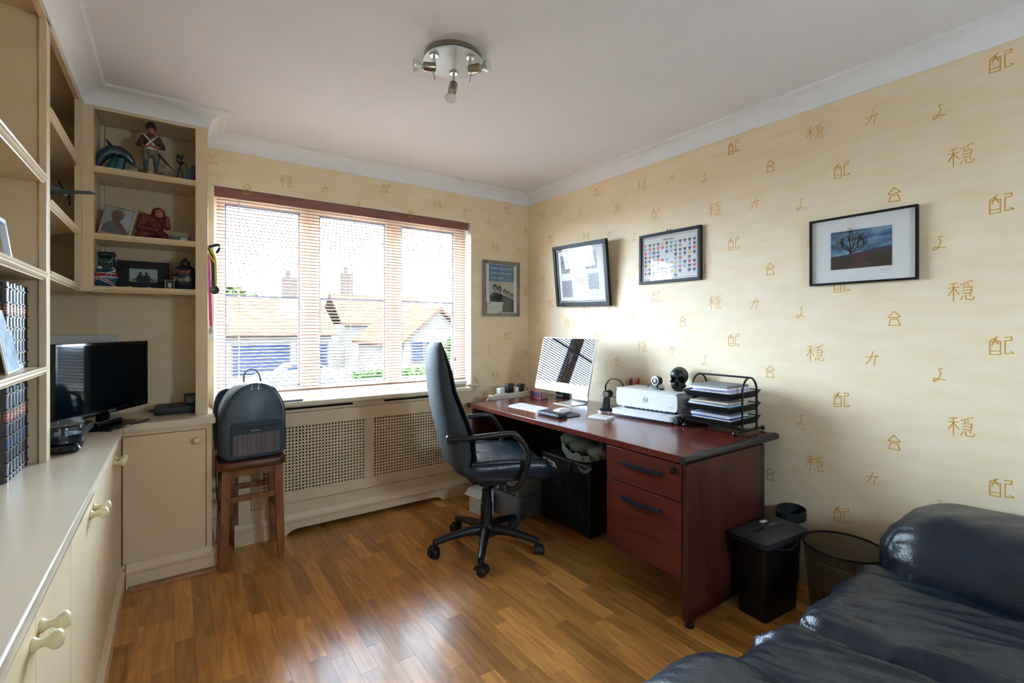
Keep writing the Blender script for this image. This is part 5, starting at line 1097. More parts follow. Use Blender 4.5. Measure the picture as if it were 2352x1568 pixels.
for sy in (-1, 1):
    MB().box(-0.105, 0.105, sy * 0.11 - 0.009, sy * 0.11 + 0.009, SH - 0.08, SH - 0.042, 0.002).obj('apron', M_stool, st); MB().box(sy * 0.122 - 0.009, sy * 0.122 + 0.009, -0.095, 0.095, SH - 0.08, SH - 0.042, 0.002).obj('apron', M_stool, st)
    MB().box(-0.108, 0.108, sy * 0.113 - 0.008, sy * 0.113 + 0.008, 0.345, 0.375, 0.002).obj('stretcher', M_stool, st)
MB().box(-0.134, -0.118, -0.098, 0.098, 0.25, 0.28, 0.002).obj('stretcher', M_stool, st); MB().box(0.118, 0.134, -0.098, 0.098, 0.25, 0.28, 0.002).obj('stretcher', M_stool, st)
M_bag = leathermat('slate grey bag leather', '#465666', 0.42, 0.1); M_bagd = leathermat('dark bag leather', '#263443', 0.42, 0.1)
bp = thing('backpack', 'slate leather backpack with striped front pocket on the stool', 'backpack', (0.352, 2.985, SH + 0.001), R(6))
def arch(w, h, r, n=10):
    pts = [(-w, 0.02), (-w + 0.02, 0.0), (w - 0.02, 0.0), (w, 0.02), (w, h - r)]
    pts += [(w * math.cos(a) , h - r + r * math.sin(a)) for a in [R(90 * i / n) for i in range(1, n)]] + [(0, h)] + [(-w * math.cos(a), h - r + r * math.sin(a)) for a in [R(90 - 90 * i / n) for i in range(1, n)]] + [(-w, h - r)]
    return pts
sc_l = []
for y, f, ph in ((-0.10, 0.80, 0.9), (-0.092, 0.9, 0.955), (-0.07, 0.97, 0.985), (0.0, 1.0, 1.0), (0.05, 0.99, 1.0), (0.065, 0.95, 0.98)):
    sc_l.append([Vector((x * f, y + 0.0, z * ph + (1 - ph) * 0.12)) for x, z in arch(0.158, 0.41, 0.185)])
b = MB().loft(sc_l); b.obj('bag_body', M_bag, bp, ang=50)
zp = [Vector((x * 0.93, -0.085, z * 0.965 + 0.006)) for x, z in arch(0.158, 0.41, 0.185)][3:]; zp = zp[:-0 or None]
MB().tube(zp, 0.0035, 6, caps=True).obj('zip_piping', M_bagd, bp)
def pk(w, z0, z1, y0, y1, r): return [[Vector((x, y, z + (z0 + z1)/2)) for x, z in rr(w, z1 - z0, r)] for y in (y0, y1)]
MB().loft(pk(0.245, 0.025, 0.20, -0.118, -0.09, 0.02)).obj('front_pocket', M_bagd, bp)
def stripes():
    m = bpy.data.materials.new('striped leather'); m.use_nodes = True; t = NT(m); v = t.coord((1, 0, 0)); n1 = t.n('TexNoise', noise_dimensions='1D'); sx = t.n('SeparateXYZ'); t.l(v, sx.inputs[0]); t.l(sx.outputs[0], n1.inputs['W']); n1.inputs['Scale'].default_value = 160; n1.inputs['Detail'].default_value = 2
    r = t.ramp(n1.outputs['Fac'], [(0.0, srgb('#3a3438')), (0.35, srgb('#6a5a5c')), (0.42, srgb('#454a58')), (0.5, srgb('#7b6f70')), (0.56, srgb('#5c4248')), (0.64, srgb('#888080')), (0.7, srgb('#40444e'))]); r.node.color_ramp.interpolation = 'CONSTANT'; t.l(r, t.bs.inputs['Base Color']); t.bs.inputs['Roughness'].default_value = 0.45; return m
MB().loft(pk(0.225, 0.03, 0.14, -0.1205, -0.117, 0.01)).obj('striped_panel', stripes(), bp)
MB().tube([(-0.105, -0.1195, 0.172), (0.105, -0.1195, 0.172)], 0.003, 6).obj('pocket_zip', M_bagd, bp); MB().box(-0.12, 0.12, -0.124, -0.117, 0.178, 0.196, 0.003).obj('pocket_flap', M_bagd, bp)
link('lettering', text_mesh('Paul Smith', 0.0095, mat('white foil', '#dfe3e8', 0.4), shear=0.2, extrude=0.0003), bp, (-0.01, -0.1185, 0.155), (R(90), 0, 0))
for x in (-0.018, 0.014): MB().tube([(x, -0.088, 0.40), (x - 0.004, -0.096, 0.385), (x - 0.005, -0.098, 0.37)], [0.003, 0.004, 0.003], 8).obj('zip_pull', M_chrome, bp)
MB().strap(smoothpath([(-0.035, 0.02, 0.40), (-0.034, 0.02, 0.445), (-0.012, 0.02, 0.472), (0.018, 0.02, 0.468), (0.04, 0.02, 0.44), (0.05, 0.02, 0.40)], 6), 0.018, 0.006, (0, 1, 0)).obj('top_handle', M_bagd, bp)
for s_ in (-1, 1): MB().strap(smoothpath([(s_ * 0.06, 0.055, 0.37), (s_ * 0.13, 0.09, 0.33), (s_ * 0.15, 0.09, 0.2), (s_ * 0.14, 0.075, 0.04)], 6), 0.045, 0.012, (1, 0, 0.2)).obj('shoulder_strap', M_bagd, bp)
MB().strap(smoothpath([(-0.15, 0.06, 0.03), (-0.165, 0.04, -0.05), (-0.163, 0.03, -0.16), (-0.16, 0.03, -0.22)], 5), 0.02, 0.003, (0, 1, 0)).obj('loose_strap', M_bagd, bp)

# things on the sill
t = thing('tablet_notebook', 'thin pale notebook on the sill behind the backpack', 'notebook', (0.53, 3.215, 0.8085), R(3)); MB().box(-0.12, 0.12, -0.06, 0.06, 0, 0.008, 0.002).obj('lower_cover', mat('slate cover', '#6d747e', 0.4), t); MB().box(-0.12, 0.13, -0.055, 0.065, 0.0085, 0.012, 0.001).obj('upper_sheet', M_paper, t)
t = thing('white_box', 'shallow white box on a brown book at the right sill end', 'box', (1.79, 3.29, 0.8235), R(-4)); MB().box(-0.07, 0.075, -0.05, 0.05, 0, 0.016, 0.002).obj('box_base', M_paper, t); MB().box(-0.072, 0.077, -0.052, 0.052, 0.010, 0.026, 0.002).obj('box_lid', M_white, t)
t = thing('small_book', 'small brown book under the white box on the sill', 'book', (1.79, 3.29, 0.8085), R(-2)); MB().box(-0.065, 0.07, -0.045, 0.045, 0, 0.0025).box(-0.065, 0.07, -0.045, 0.045, 0.0125, 0.0148).box(0.0675, 0.07, -0.045, 0.045, 0.0025, 0.0125).obj('cover', mat('brown cover', '#5a4636', 0.5), t); MB().box(-0.064, 0.067, -0.043, 0.044, 0.0026, 0.0124).obj('page_block', M_pages, t)
t = thing('calculator', 'dark desk calculator lying on the sill', 'calculator', (1.66, 3.235, 0.8085), R(-8)); MB().box(-0.06, 0.06, -0.035, 0.035, 0, 0.012, 0.003).obj('casing', mat('dark blue grey', '#39424f', 0.4), t)
b = MB()
for i in range(6):
    for j in range(3): b.box(-0.052 + i * 0.016, -0.04 + i * 0.016, -0.028 + j * 0.013, -0.019 + j * 0.013, 0.012, 0.0145)
b.obj('keys', M_paper, t)

# ================================================================== UNDER THE DESK
t = thing('guitar_amplifier', 'black guitar amplifier cabinet under the desk', 'amplifier', (2.13, 2.26, 0), 0); M_tolex = mat('black tolex', '#0b0d11', 0.55, bump=0.4, bscale=500)
MB().box(-0.125, 0.15, -0.225, 0.225, 0.012, 0.44, 0.012, 3).obj('cabinet', M_tolex, t)
g = MB(); xs_ = 0; nz, ny = 26, 40; vs = []; fs = []
for j in range(nz + 1):
    for i in range(ny + 1):
        y = -0.205 + 0.41 * i / ny; z = 0.035 + 0.345 * j / nz
        vs.append((-0.1275 - 0.0022 * math.sin(2 * math.pi * (i / ny * 10)) * (1 if j % 2 else -1), y, z))
for j in range(nz):
    for i in range(ny): fs.append((j * (ny + 1) + i, j * (ny + 1) + i + 1, (j + 1) * (ny + 1) + i + 1, (j + 1) * (ny + 1) + i))
g.add(vs, fs); g.obj('speaker_grille', mat('blue black grille', '#0f1722', 0.35, metal=0.4), t, smooth=False, recalc=False)
MB().box(-0.129, -0.125, -0.215, 0.215, 0.385, 0.43).obj('control_panel', M_black, t)
bd = MB().add([(-0.1295, 0.19, 0.375), (-0.1295, 0.06, 0.36), (-0.1295, 0.085, 0.395), (-0.1295, 0.205, 0.41)], [(0, 1, 2, 3)]); bd.obj('badge', mat('badge cream', '#cfc6bb', 0.4), t)
sq = MB()
for pts_ in ([(-0.05, -0.008), (-0.045, 0.012), (-0.043, -0.008), (-0.036, -0.008), (-0.034, 0.004), (-0.028, 0.003), (-0.026, -0.008), (-0.02, 0.004), (-0.016, -0.008), (-0.008, -0.006), (-0.005, 0.004), (0.0, -0.008), (0.006, 0.005), (0.011, -0.008), (0.018, -0.006), (0.022, 0.004), (0.028, -0.012), (0.02, -0.016)],): sq.stroke(pts_, 0.0045)
sq.obj('script', mat('badge red black', '#4a1f1f', 0.4), t, (-0.1302, 0.133, 0.387), (R(90), R(7), R(-90)), smooth=False)
for y in (-0.2, 0.2):
    for x in (-0.1, 0.12): MB().cyl((x, y, 0.013), (x, y, 0), 0.014, 0.012, 12).obj('foot', M_black, t)
b = MB().tube(smoothpath([(0.01, -0.09, 0.442), (0.01, -0.07, 0.458), (0.01, 0.07, 0.458), (0.01, 0.09, 0.442)], 5), 0.008, 8); b.obj('carry_handle', M_black, t)
M_khaki = mat('khaki canvas', '#6f705c', 0.8, var=0.2, bump=0.3, bscale=200); M_khd = mat('dark khaki webbing', '#4c4f43', 0.8)
t = thing('canvas_rucksack', 'folded khaki canvas rucksack lying on the amplifier', 'bag', (2.13, 2.17, 0.442)); 
b = MB(); b.sph((0.02, 0.14, 0.09), (0.10, 0.11, 0.045)).sph((0.0, 0.02, 0.075), (0.11, 0.12, 0.05)).sph((0.02, -0.1, 0.06), (0.10, 0.10, 0.045)).sph((0.03, 0.0, 0.035), (0.09, 0.16, 0.035))
link('bag_body', blob(b, 0.008, 2, 'bag_body', M_khaki, fn=lambda v: v + Vector((0, 0, 0.006 * noise.noise(v * 22))) if v.z > 0.012 else Vector((v.x, v.y, max(v.z, 0.001)))), t)
b = MB(); b.strap(smoothpath([(-0.09, 0.14, 0.09), (-0.13, 0.08, 0.06), (-0.135, 0.0, 0.03), (-0.11, -0.09, 0.03), (-0.07, -0.16, 0.05)], 6), 0.035, 0.006, (0.4, 0, 1)); b.strap(smoothpath([(-0.1, 0.1, 0.05), (-0.13, 0.04, 0.02), (-0.12, -0.02, 0.045), (-0.128, -0.07, 0.02)], 6), 0.022, 0.005, (0.6, 0, 1)); b.obj('straps', M_khaki, t); b = MB(); b.strap(smoothpath([(-0.1, -0.11, 0.05), (-0.14, -0.16, 0.0), (-0.136, -0.1, -0.04), (-0.134, -0.05, -0.02)], 6), 0.02, 0.003, (0, 0.3, 1)); b.tube(smoothpath([(-0.128, 0.02, 0.02), (-0.137, 0.03, -0.04), (-0.136, 0.035, -0.07)], 4), 0.004, 6); b.obj('webbing', M_khd, t)
t = thing('storage_crate', 'grey translucent storage box on the floor under the desk', 'storage box', (1.955, 2.66, 0), R(4)); M_crate = mat('grey translucent plastic', '#7e8590', 0.3)
MB().loft([[Vector((x, y, z)) for x, y in rr(0.34 - q_, 0.28 - q_, 0.03)] for z, q_ in ((0, 0.03), (0.13, 0.0))]).obj('tub', M_crate, t); MB().loft([[Vector((x, y, z)) for x, y in rr(0.355, 0.295, 0.03)] for z in (0.13, 0.145)]).obj('lid', M_crate, t)
t = thing('golf_box', 'grey cardboard box with GOLF lettering on the storage box', 'box', (1.95, 2.64, 0.1455), R(7)); MB().box(-0.145, 0.14, -0.11, 0.11, 0, 0.085, 0.002).obj('carton', mat('grey card', '#8d9094', 0.6), t); MB().box(-0.146, -0.1452, -0.10, 0.10, 0.012, 0.075).obj('front_print', mat('charcoal print', '#3f444c', 0.5), t)
link('lettering', text_mesh('GOLF', 0.045, mat('pale print', '#b9bfc6', 0.5), extrude=0.0003), t, (-0.1468, -0.045, 0.043), (R(90), 0, R(-90))); MB().flat([(-0.03, -0.02), (-0.012, 0.03), (0.004, 0.03), (-0.012, -0.02)]).obj('print_stripe', M_white, t, (-0.1469, 0.06, 0.043), (R(90), 0, R(-90)))
t = thing('paper_bag', 'white paper carton tilted against the storage box', 'carton', (1.715, 2.77, 0.001)); t.rotation_euler = (0, R(0), R(12)); MB().box(-0.045, 0.02, -0.09, 0.08, 0, 0.17, 0.002).obj('carton', mat('white card', '#c6c7c9', 0.6), t); MB().add([(-0.046, -0.09, 0.17), (-0.046, 0.08, 0.17), (-0.10, 0.07, 0.135), (-0.10, -0.08, 0.135)], [(0, 1, 2, 3)]).obj('open_flap', mat('white card', '#c6c7c9', 0.6), t)

# ================================================================== SHREDDER, BIN, BELT
t = thing('paper_shredder', 'black paper shredder standing beside the desk end', 'shredder', (2.18, 1.085, 0), R(-5)); 
MB().loft([[Vector((x, y, z)) for x, y in rr(0.265 - q_, 0.15 - q_, 0.015)] for z, q_ in ((0, 0.02), (0.32, 0.0))]).obj('waste_bin', mat('black bin plastic', '#08090b', 0.4), t)
M_shr = mat('black textured plastic', '#1a1c20', 0.5, bump=0.2, bscale=400)
MB().loft([[Vector((x + dx, y, z)) for x, y in rr(w, d_, 0.025)] for z, w, d_, dx in ((0.315, 0.29, 0.165, 0), (0.33, 0.33, 0.19, 0.0), (0.352, 0.335, 0.19, 0), (0.366, 0.29, 0.14, 0.0), (0.37, 0.26, 0.11, 0))]).obj('cutter_head', M_shr, t)
MB().box(-0.115, 0.115, -0.02, 0.0, 0.366, 0.3712, 0.001).obj('paper_slot', M_blackgl, t); MB().box(-0.14, -0.09, -0.035, -0.015, 0.3655, 0.3672).obj('warning_label', mat('grey sticker', '#8f959c', 0.5), t); MB().flat(rr(0.045, 0.02, 0.009)).obj('brand_label', mat('silver sticker', '#c8ccd0', 0.35), t, (0.03, 0.038, 0.3708), (0, 0, 0)); MB().box(0.015, 0.065, -0.004, 0.004, 0.3705, 0.3716, 0.0003).obj('moulded_mark', mat('grey moulded', '#70757c', 0.5), t)
MB().tube(smoothpath([(-0.1, -0.09, 0.325), (0.0, -0.105, 0.305), (0.1, -0.09, 0.325)], 6), 0.004, 7).obj('front_handle', M_black, t)
def meshmat():
    m = bpy.data.materials.new('black wire mesh'); m.use_nodes = True; t = NT(m); nt = m.node_tree
    v = t.coord((1, 1, 1), kind='UV'); 
    w1 = t.n('TexWave', bands_direction='X'); w1.inputs['Scale'].default_value = 60; w2_ = t.n('TexWave', bands_direction='Y'); w2_.inputs['Scale'].default_value = 60
    t.l(v, w1.inputs['Vector']); t.l(v, w2_.inputs['Vector']); mx = t.n('Math', operation='MINIMUM'); t.l(w1.outputs['Fac'], mx.inputs[0]); t.l(w2_.outputs['Fac'], mx.inputs[1]); gt = t.n('Math', operation='LESS_THAN'); gt.inputs[1].default_value = 0.16; t.l(mx.outputs[0], gt.inputs[0]); t.l(gt.outputs[0], t.bs.inputs['Alpha'])
    t.bs.inputs['Base Color'].default_value = (0.012, 0.012, 0.013, 1); t.bs.inputs['Roughness'].default_value = 0.4; t.bs.inputs['Metallic'].default_value = 0.4; return m
t = thing('mesh_waste_bin', 'round black mesh waste bin between shredder and sofa', 'waste bin', (2.34, 0.845, 0))
b = MB(); n = 48; vs = []; fs = []; zz = [0.012, 0.11, 0.22, 0.325]
for i, z in enumerate(zz):
    r_ = 0.118 + 0.03 * z / 0.325
    for j in range(n + 1): a = 2 * math.pi * j / n; vs.append((r_ * math.cos(a), r_ * math.sin(a), z))
for i in range(3):
    for j in range(n): fs.append((i * (n + 1) + j, i * (n + 1) + j + 1, (i + 1) * (n + 1) + j + 1, (i + 1) * (n + 1) + j))
b.add(vs, fs); me = b.mesh('mesh_wall', meshmat(), recalc=False); uv = me.uv_layers.new(name='UVMap')
for p_ in me.polygons:
    for li, vi in zip(p_.loop_indices, p_.vertices): i, j = divmod(vi, n + 1); uv.data[li].uv = (j / n * 2.85, zz[i] * 3.1)
link('mesh_wall', me, t); MB().tube([(0.148 * math.cos(R(a)), 0.148 * math.sin(R(a)), 0.327) for a in range(0, 360, 10)], 0.005, 8, closed=True).obj('rim', M_steel, t); MB().lathe([(0.121, 0.0), (0.121, 0.014), (0.117, 0.014), (0.117, 0.004), (0.001, 0.004)], 36, cap=False).obj('base', M_steel, t)
t = thing('crumpled_paper', 'crumpled pale wrapper at the bottom of the mesh bin', 'rubbish', (2.335, 0.84, 0.005)); b = MB().sph((0, 0, 0.045), (0.075, 0.065, 0.04), 3)
for v in b.bm.verts: v.co += Vector((noise.noise(v.co * 40), noise.noise(v.co * 40 + Vector((5, 0, 0))), noise.noise(v.co * 40 + Vector((0, 9, 0))))) * 0.013
b.obj('wrapper', mat('wrapper', '#79726a', 0.5, var=0.5, vscale=40), t, smooth=False)
t = thing('shoulder_bag', 'dark bag on the floor behind the shredder', 'bag', (2.44, 1.13, 0)); b = puff(0.085, 0.045, 0.16, 0.04, 12, 8, 14, 0.0, lambda o, p: o + Vector((0, 0.006 * noise.noise(o * 14), 0)))
for v in b.bm.verts: v.co.z += 0.161
b.obj('bag_body', M_black, t); lp = [(0.02 + (0.085 + 0.012 * k / 24) * math.cos(R(200 + k * 30)) , -0.02 + (0.05 + 0.008 * k / 24) * math.sin(R(200 + k * 30)), 0.345 + 0.0006 * k + 0.006 * math.sin(k * 0.7)) for k in range(25)]
MB().strap(smoothpath(lp, 3), 0.042, 0.004, (0, 0, 1)).obj('carry_strap', mat('black webbing', '#131417', 0.5), t)

# ================================================================== SOFA
M_sofa = leathermat('black sofa leather', '#131a26', 0.30, 0.45)
sf = thing('leather_sofa', 'black leather two-seat sofa with rolled arms in the foreground', 'sofa', (1.62, 0.25, 0), world=True)
def ridge(p, k=1.0): return 1 - abs(noise.noise(p) * 2 * k)
def wrinkle(amp, fx, fy, seed, frontgather=0.0):
    def fn(o, p):
        q = Vector((o.x * fx + o.y * 2.4, o.y * fy, o.z * 3)) + Vector((seed, seed * 1.7, 0))
        w = ridge(q) ** 3; w2 = ridge(q * 2.3 + Vector((3, 1, 0))) ** 4
        n = Vector((p[0] ** 5 * 0.6, p[1] ** 5 * 0.6, p[2]))
        if n.length < 1e-5: return o
        o += n.normalized() * (amp * (w + 0.45 * w2))
        if frontgather and p[1] > 0.5: o += n.normalized() * frontgather * (p[1] - 0.5) * math.sin(p[0] * 34 + 3 * noise.noise(Vector((p[0] * 6, p[2] * 4, seed))))
        return o
    return fn
def cush(name, x0, x1, y0, y1, z0, z1, r, n, bulge, fn):
    b = puff((x1 - x0)/2, (y1 - y0)/2, (z1 - z0)/2, r, n[0], n[1], n[2], bulge, fn); c = Vector(((x0 + x1)/2, (y0 + y1)/2, (z0 + z1)/2))
    for v in b.bm.verts: v.co += c
    return b.obj(name, M_sofa, sf, ang=180)
cush('seat_cushion', 1.50, 2.06, -0.18, 0.685, 0.245, 0.415, 0.08, (56, 70, 14), 0.022, wrinkle(0.014, 6.5, 1.2, 1.3, 0.007))
cush('seat_cushion', 0.95, 1.515, -0.18, 0.70, 0.245, 0.41, 0.08, (56, 70, 14), 0.026, wrinkle(0.015, 6.0, 1.3, 7.1, 0.007))
cush('rolled_arm', 1.975, 2.47, -0.25, 0.645, 0.22, 0.605, 0.17, (40, 64, 34), 0.03, wrinkle(0.008, 3.0, 2.0, 4.4, 0.004))
cush('rolled_arm', 0.64, 1.07, -0.25, 0.70, 0.2, 0.565, 0.165, (36, 60, 30), 0.03, wrinkle(0.008, 3.0, 2.0, 9.2, 0.004))
cush('back_cushion', 0.95, 2.08, -0.40, -0.16, 0.3, 0.74, 0.11, (40, 14, 24), 0.0, wrinkle(0.01, 3, 3, 2.2))
MB().box(0.78, 2.42, -0.42, 0.63, 0.07, 0.25, 0.03, 3).obj('base', M_sofa, sf)
for x in (0.85, 2.35):
    for y in (-0.35, 0.56): MB().lathe([(0.022, 0), (0.03, 0.005), (0.034, 0.07)], 16, Matrix.Translation((x, y, 0))).obj('foot', M_blackwood, sf)

# ================================================================== PICTURES
def picture(name, label, cat, loc, rot, w, h, fw, d, fmat, mount=None):
    t = thing(name, label, cat, loc); t.rotation_euler = rot
    frame_mb(w, h, fw, d).obj('frame', fmat, t)
    MB().box(-w/2 + fw * 0.5, w/2 - fw * 0.5, -d * 0.45, -0.001, -h/2 + fw * 0.5, h/2 - fw * 0.5).obj('backing', mount or M_mat, t)
    MB().box(-w/2 + fw * 0.6, w/2 - fw * 0.6, -d * 0.8, -d * 0.72, -h/2 + fw * 0.6, h/2 - fw * 0.6).obj('glazing', M_glass, t)
    return t
# tree photograph
t = picture('landscape_picture', 'framed photo of a bare tree under a stormy sky', 'picture', (XR - 0.002, 0.853, 1.622), (0, 0, R(-90)), 0.418, 0.315, 0.0095, 0.022, M_blackwood)
def skymat():
    m = bpy.data.materials.new('storm sky print'); m.use_nodes = True; t = NT(m); v = t.coord((7, 1, 22)); n1 = t.n('TexNoise'); n1.inputs['Scale'].default_value = 1.4; n1.inputs['Detail'].default_value = 6; t.l(v, n1.inputs['Vector'])
    t.l(t.ramp(n1.outputs['Fac'], [(0.3, srgb('#22303a')), (0.5, srgb('#4d7391')), (0.62, srgb('#7f9fb4')), (0.75, srgb('#3b4a55'))]), t.bs.inputs['Base Color']); t.bs.inputs['Roughness'].default_value = 0.3; return m
M_moor = mat('moor print', '#33291e', 0.4, var=0.6, vscale=70, stretch=(1, 1, 3)); M_hill = mat('far hill print', '#2e3340', 0.4, var=0.2); M_heath = mat('heather print', '#46292a', 0.4, var=0.4, vscale=90); M_trunk = mat('tree print', '#2b2520', 0.5)
b = MB(); z_ = 0.0112; pw_, ph_ = 0.118, 0.088
b.m(0).flat([(-pw_, -0.03), (pw_, -0.03), (pw_, ph_), (-pw_, ph_)], z_, MXZ); b.m(2).flat([(-pw_, -0.035), (pw_, -0.035), (pw_, 0.0), (0.09, -0.002), (0.05, -0.006), (0.02, -0.012), (-0.03, -0.02), (-pw_, -0.028)], z_ + 0.0002, MXZ)
b.m(1).flat([(-pw_, -ph_), (pw_, -ph_), (pw_, -0.022), (0.0, -0.03), (-pw_, -0.032)], z_ + 0.0004, MXZ); b.m(3).flat([(-0.04, -0.055), (0.03, -0.05), (0.045, -0.03), (0.01, -0.018), (-0.03, -0.022)], z_ + 0.0006, MXZ); b.flat([(-0.05, -0.085), (0.03, -0.085), (0.05, -0.06), (-0.02, -0.055)], z_ + 0.0006, MXZ)
b.m(4).flat([(-0.046, -0.075), (-0.034, -0.075), (-0.036, -0.03), (-0.034, 0.0), (-0.04, 0.0), (-0.044, -0.04)], z_ + 0.0008, MXZ)
rt = random.Random(5)
def branch(x, y, a, L, w, dep):
    x2, y2 = x + L * math.sin(a), y + L * math.cos(a); b.stroke([(x, y), (x2, y2)], w, z_ + 0.001, MXZ)
    if dep:
        for k in range(2 if dep < 4 else 3): branch(x2, y2, a + rt.uniform(-0.85, 0.85), L * rt.uniform(0.6, 0.85), w * 0.62, dep - 1)
for a0 in (-0.95, -0.45, -0.05, 0.35, 0.85, 1.25): branch(-0.037, -0.004 + rt.uniform(-0.015, 0), a0, 0.034, 0.0046, 4)
b.obj('print', [skymat(), M_moor, M_hill, M_heath, M_trunk], t, smooth=False, recalc=False)
sg = MB(); sg.stroke([(0.075, -0.108), (0.08, -0.1), (0.083, -0.106), (0.09, -0.101), (0.096, -0.107), (0.103, -0.102), (0.11, -0.106)], 0.0006, 0.0105, MXZ); sg.obj('signature', M_greyink, t, smooth=False)
# shirt chart
t = picture('shirt_chart', 'framed chart of small coloured football shirts in rows', 'picture', (XR - 0.002, 1.8805, 1.7095), (0, R(0.3), R(-90)), 0.458, 0.325, 0.019, 0.022, mat('charcoal frame', '#1f2123', 0.45, spec=0.25), M_mat)
b = MB(); w2, h2 = 0.2, 0.134; z_ = 0.0108; b.m(0)
for pts in ([(-w2, -h2), (w2, -h2), (w2, h2), (-w2, h2), (-w2, -h2)],): b.stroke(pts, 0.0022, z_, MXZ)
sh_ = [(-0.004, -0.0075), (0.004, -0.0075), (0.004, 0.001), (0.0075, -0.001), (0.009, 0.004), (0.0045, 0.0075), (0.0015, 0.0065), (-0.0015, 0.0065), (-0.0045, 0.0075), (-0.009, 0.004), (-0.0075, -0.001), (-0.004, 0.001)]
sc_cols = ['#2a3575', '#c8423b', '#d7b93a', '#e3e3e6', '#7d8590', '#3c7a5a', '#20253a', '#7aa7d4']; SM = [mat('ink black', '#26272c', 0.5)] + [mat('shirt ' + c, c, 0.5) for c in sc_cols]; rs_ = random.Random(3)
for r_ in range(9):
    for c_ in range(12):
        if r_ == 8 and not 4 <= c_ <= 7: continue
        x = -0.181 + c_ * 0.0329; y = 0.088 - r_ * 0.0262
        b.m(1 + rs_.choice([0, 0, 0, 1, 1, 2, 3, 4, 5, 6, 7])); b.flat([(x + px * 1.32, y + py * 1.32) for px, py in sh_], z_, MXZ)
b.obj('printed_shirts', SM, t, smooth=False, recalc=False)
link('lettering', text_mesh('MILLWALL', 0.019, SM[0], extrude=0.0002), t, (0.0, -0.0109, 0.112), (R(90), 0, 0))
b = MB(); 
for x in (-0.012, 0.012): b.cyl((x, -0.012, 0.1635), (x, -0.012, 0.172), 0.004, 0.004, 10)
b.obj('hanging_lugs', M_black, t)
# leaning frame of old team photographs
AM = Matrix.Rotation(R(-6.9), 4, 'X')
t = picture('team_photo_frame', 'black frame of four old team photos hung leaning forward', 'picture', (XR - 0.045, 2.636, 1.662), (R(6.9), R(1.4), R(-90)), 0.575, 0.475, 0.03, 0.026, M_blackwood)
frame_mb(0.517, 0.417, 0.016, 0.006).obj('inner_slip', mat('grey slip', '#5d6062', 0.4, metal=0.4), t, (0, -0.012, 0))
M_bw = mat('sepia photo print', '#6a6266', 0.4, var=0.75, vscale=55); M_bw2 = mat('grey photo print', '#77737b', 0.4, var=0.7, vscale=75)
b = MB(); z_ = 0.0127
for i, (x0, x1, y0, y1) in enumerate(((-0.21, -0.115, 0.02, 0.16), (-0.215, -0.1, -0.165, -0.035), (0.06, 0.175, 0.04, 0.175), (0.08, 0.185, -0.115, 0.005))): b.m(i % 2).flat([(x0, y0), (x1, y0), (x1, y1), (x0, y1)], z_, MXZ)
b.m(2)
for i in range(4): b.flat([(-0.06 + 0.01 * i, -0.03 - i * 0.012), (0.05 - 0.005 * i, -0.03 - i * 0.012), (0.05 - 0.005 * i, -0.027 - i * 0.012), (-0.06 + 0.01 * i, -0.027 - i * 0.012)], z_, MXZ); b.flat([(0.1, -0.135 - i * 0.008), (0.17, -0.135 - i * 0.008), (0.17, -0.133 - i * 0.008), (0.1, -0.133 - i * 0.008)], z_, MXZ)
b.obj('old_photos', [M_bw, M_bw2, mat('caption ink', '#8b8d95', 0.6)], t, smooth=False, recalc=False)
# wartime quotation poster on the window wall
t = picture('quotation_poster', 'grey framed poster of five airmen under a quotation', 'picture', (2.268, YB - 0.002, 1.593), (0, 0, 0), 0.372, 0.465, 0.027, 0.02, woodmat('grey washed wood', '#6f685c', '#948b7c', rough=0.5, scale=(12, 12, 3), ns=3))
M_pb = mat('poster blue', '#4d7896', 0.45, var=0.06); M_pc = mat('poster cream', '#b5b29c', 0.45, var=0.12, vscale=14); M_pd = mat('poster dark figures', '#33363a', 0.5, var=0.5, vscale=60); M_pf = mat('poster faces', '#8d8b84', 0.5, var=0.3, vscale=60); M_pw = mat('poster lettering', '#cfd6d4', 0.5)
b = MB(); z_ = 0.0098; b.m(0).flat([(-0.128, 0.06), (0.125, 0.06), (0.125, 0.2), (-0.128, 0.2)], z_, MXZ); b.m(1).flat([(-0.128, -0.2), (0.125, -0.2), (0.125, 0.06), (-0.128, 0.06)], z_, MXZ)
for k, (x, y, s) in enumerate(((-0.068, 0.0, 1.0), (-0.022, -0.012, 0.95), (0.03, -0.03, 0.85), (0.065, -0.045, 0.8), (0.105, -0.06, 0.7))):
    b.m(2).flat([(x - 0.05 * s, -0.198), (min(x + 0.045 * s, 0.124), -0.198), (min(x + 0.044 * s, 0.124), y - 0.055 * s), (x + 0.018 * s, y - 0.032 * s), (x - 0.018 * s, y - 0.032 * s), (x - 0.05 * s, y - 0.06 * s)], z_ + 0.0002 + k * 0.0002, MXZ); b.flat(oval(x, y + 0.006 * s, 0.024 * s, 0.028 * s), z_ + 0.0003 + k * 0.0002, MXZ); b.m(3).flat(oval(x, y - 0.004 * s, 0.017 * s, 0.021 * s), z_ + 0.0004 + k * 0.0002, MXZ)
b.obj('poster_print', [M_pb, M_pc, M_pd, M_pf], t, smooth=False, recalc=False)
for i, tx in enumerate(('"NEVER WAS SO MUCH', 'OWED BY SO MANY', 'TO SO FEW"')): link('lettering', text_mesh(tx, 0.0265, M_pw, extrude=0.0002, align='LEFT', space=0.92), t, (-0.118 if i else -0.123, -0.0102, 0.168 - i * 0.041), (R(90), 0, 0))
MB().box(0.03, 0.115, -0.0104, -0.0099, 0.078, 0.080).obj('printed_rule', M_pw, t)
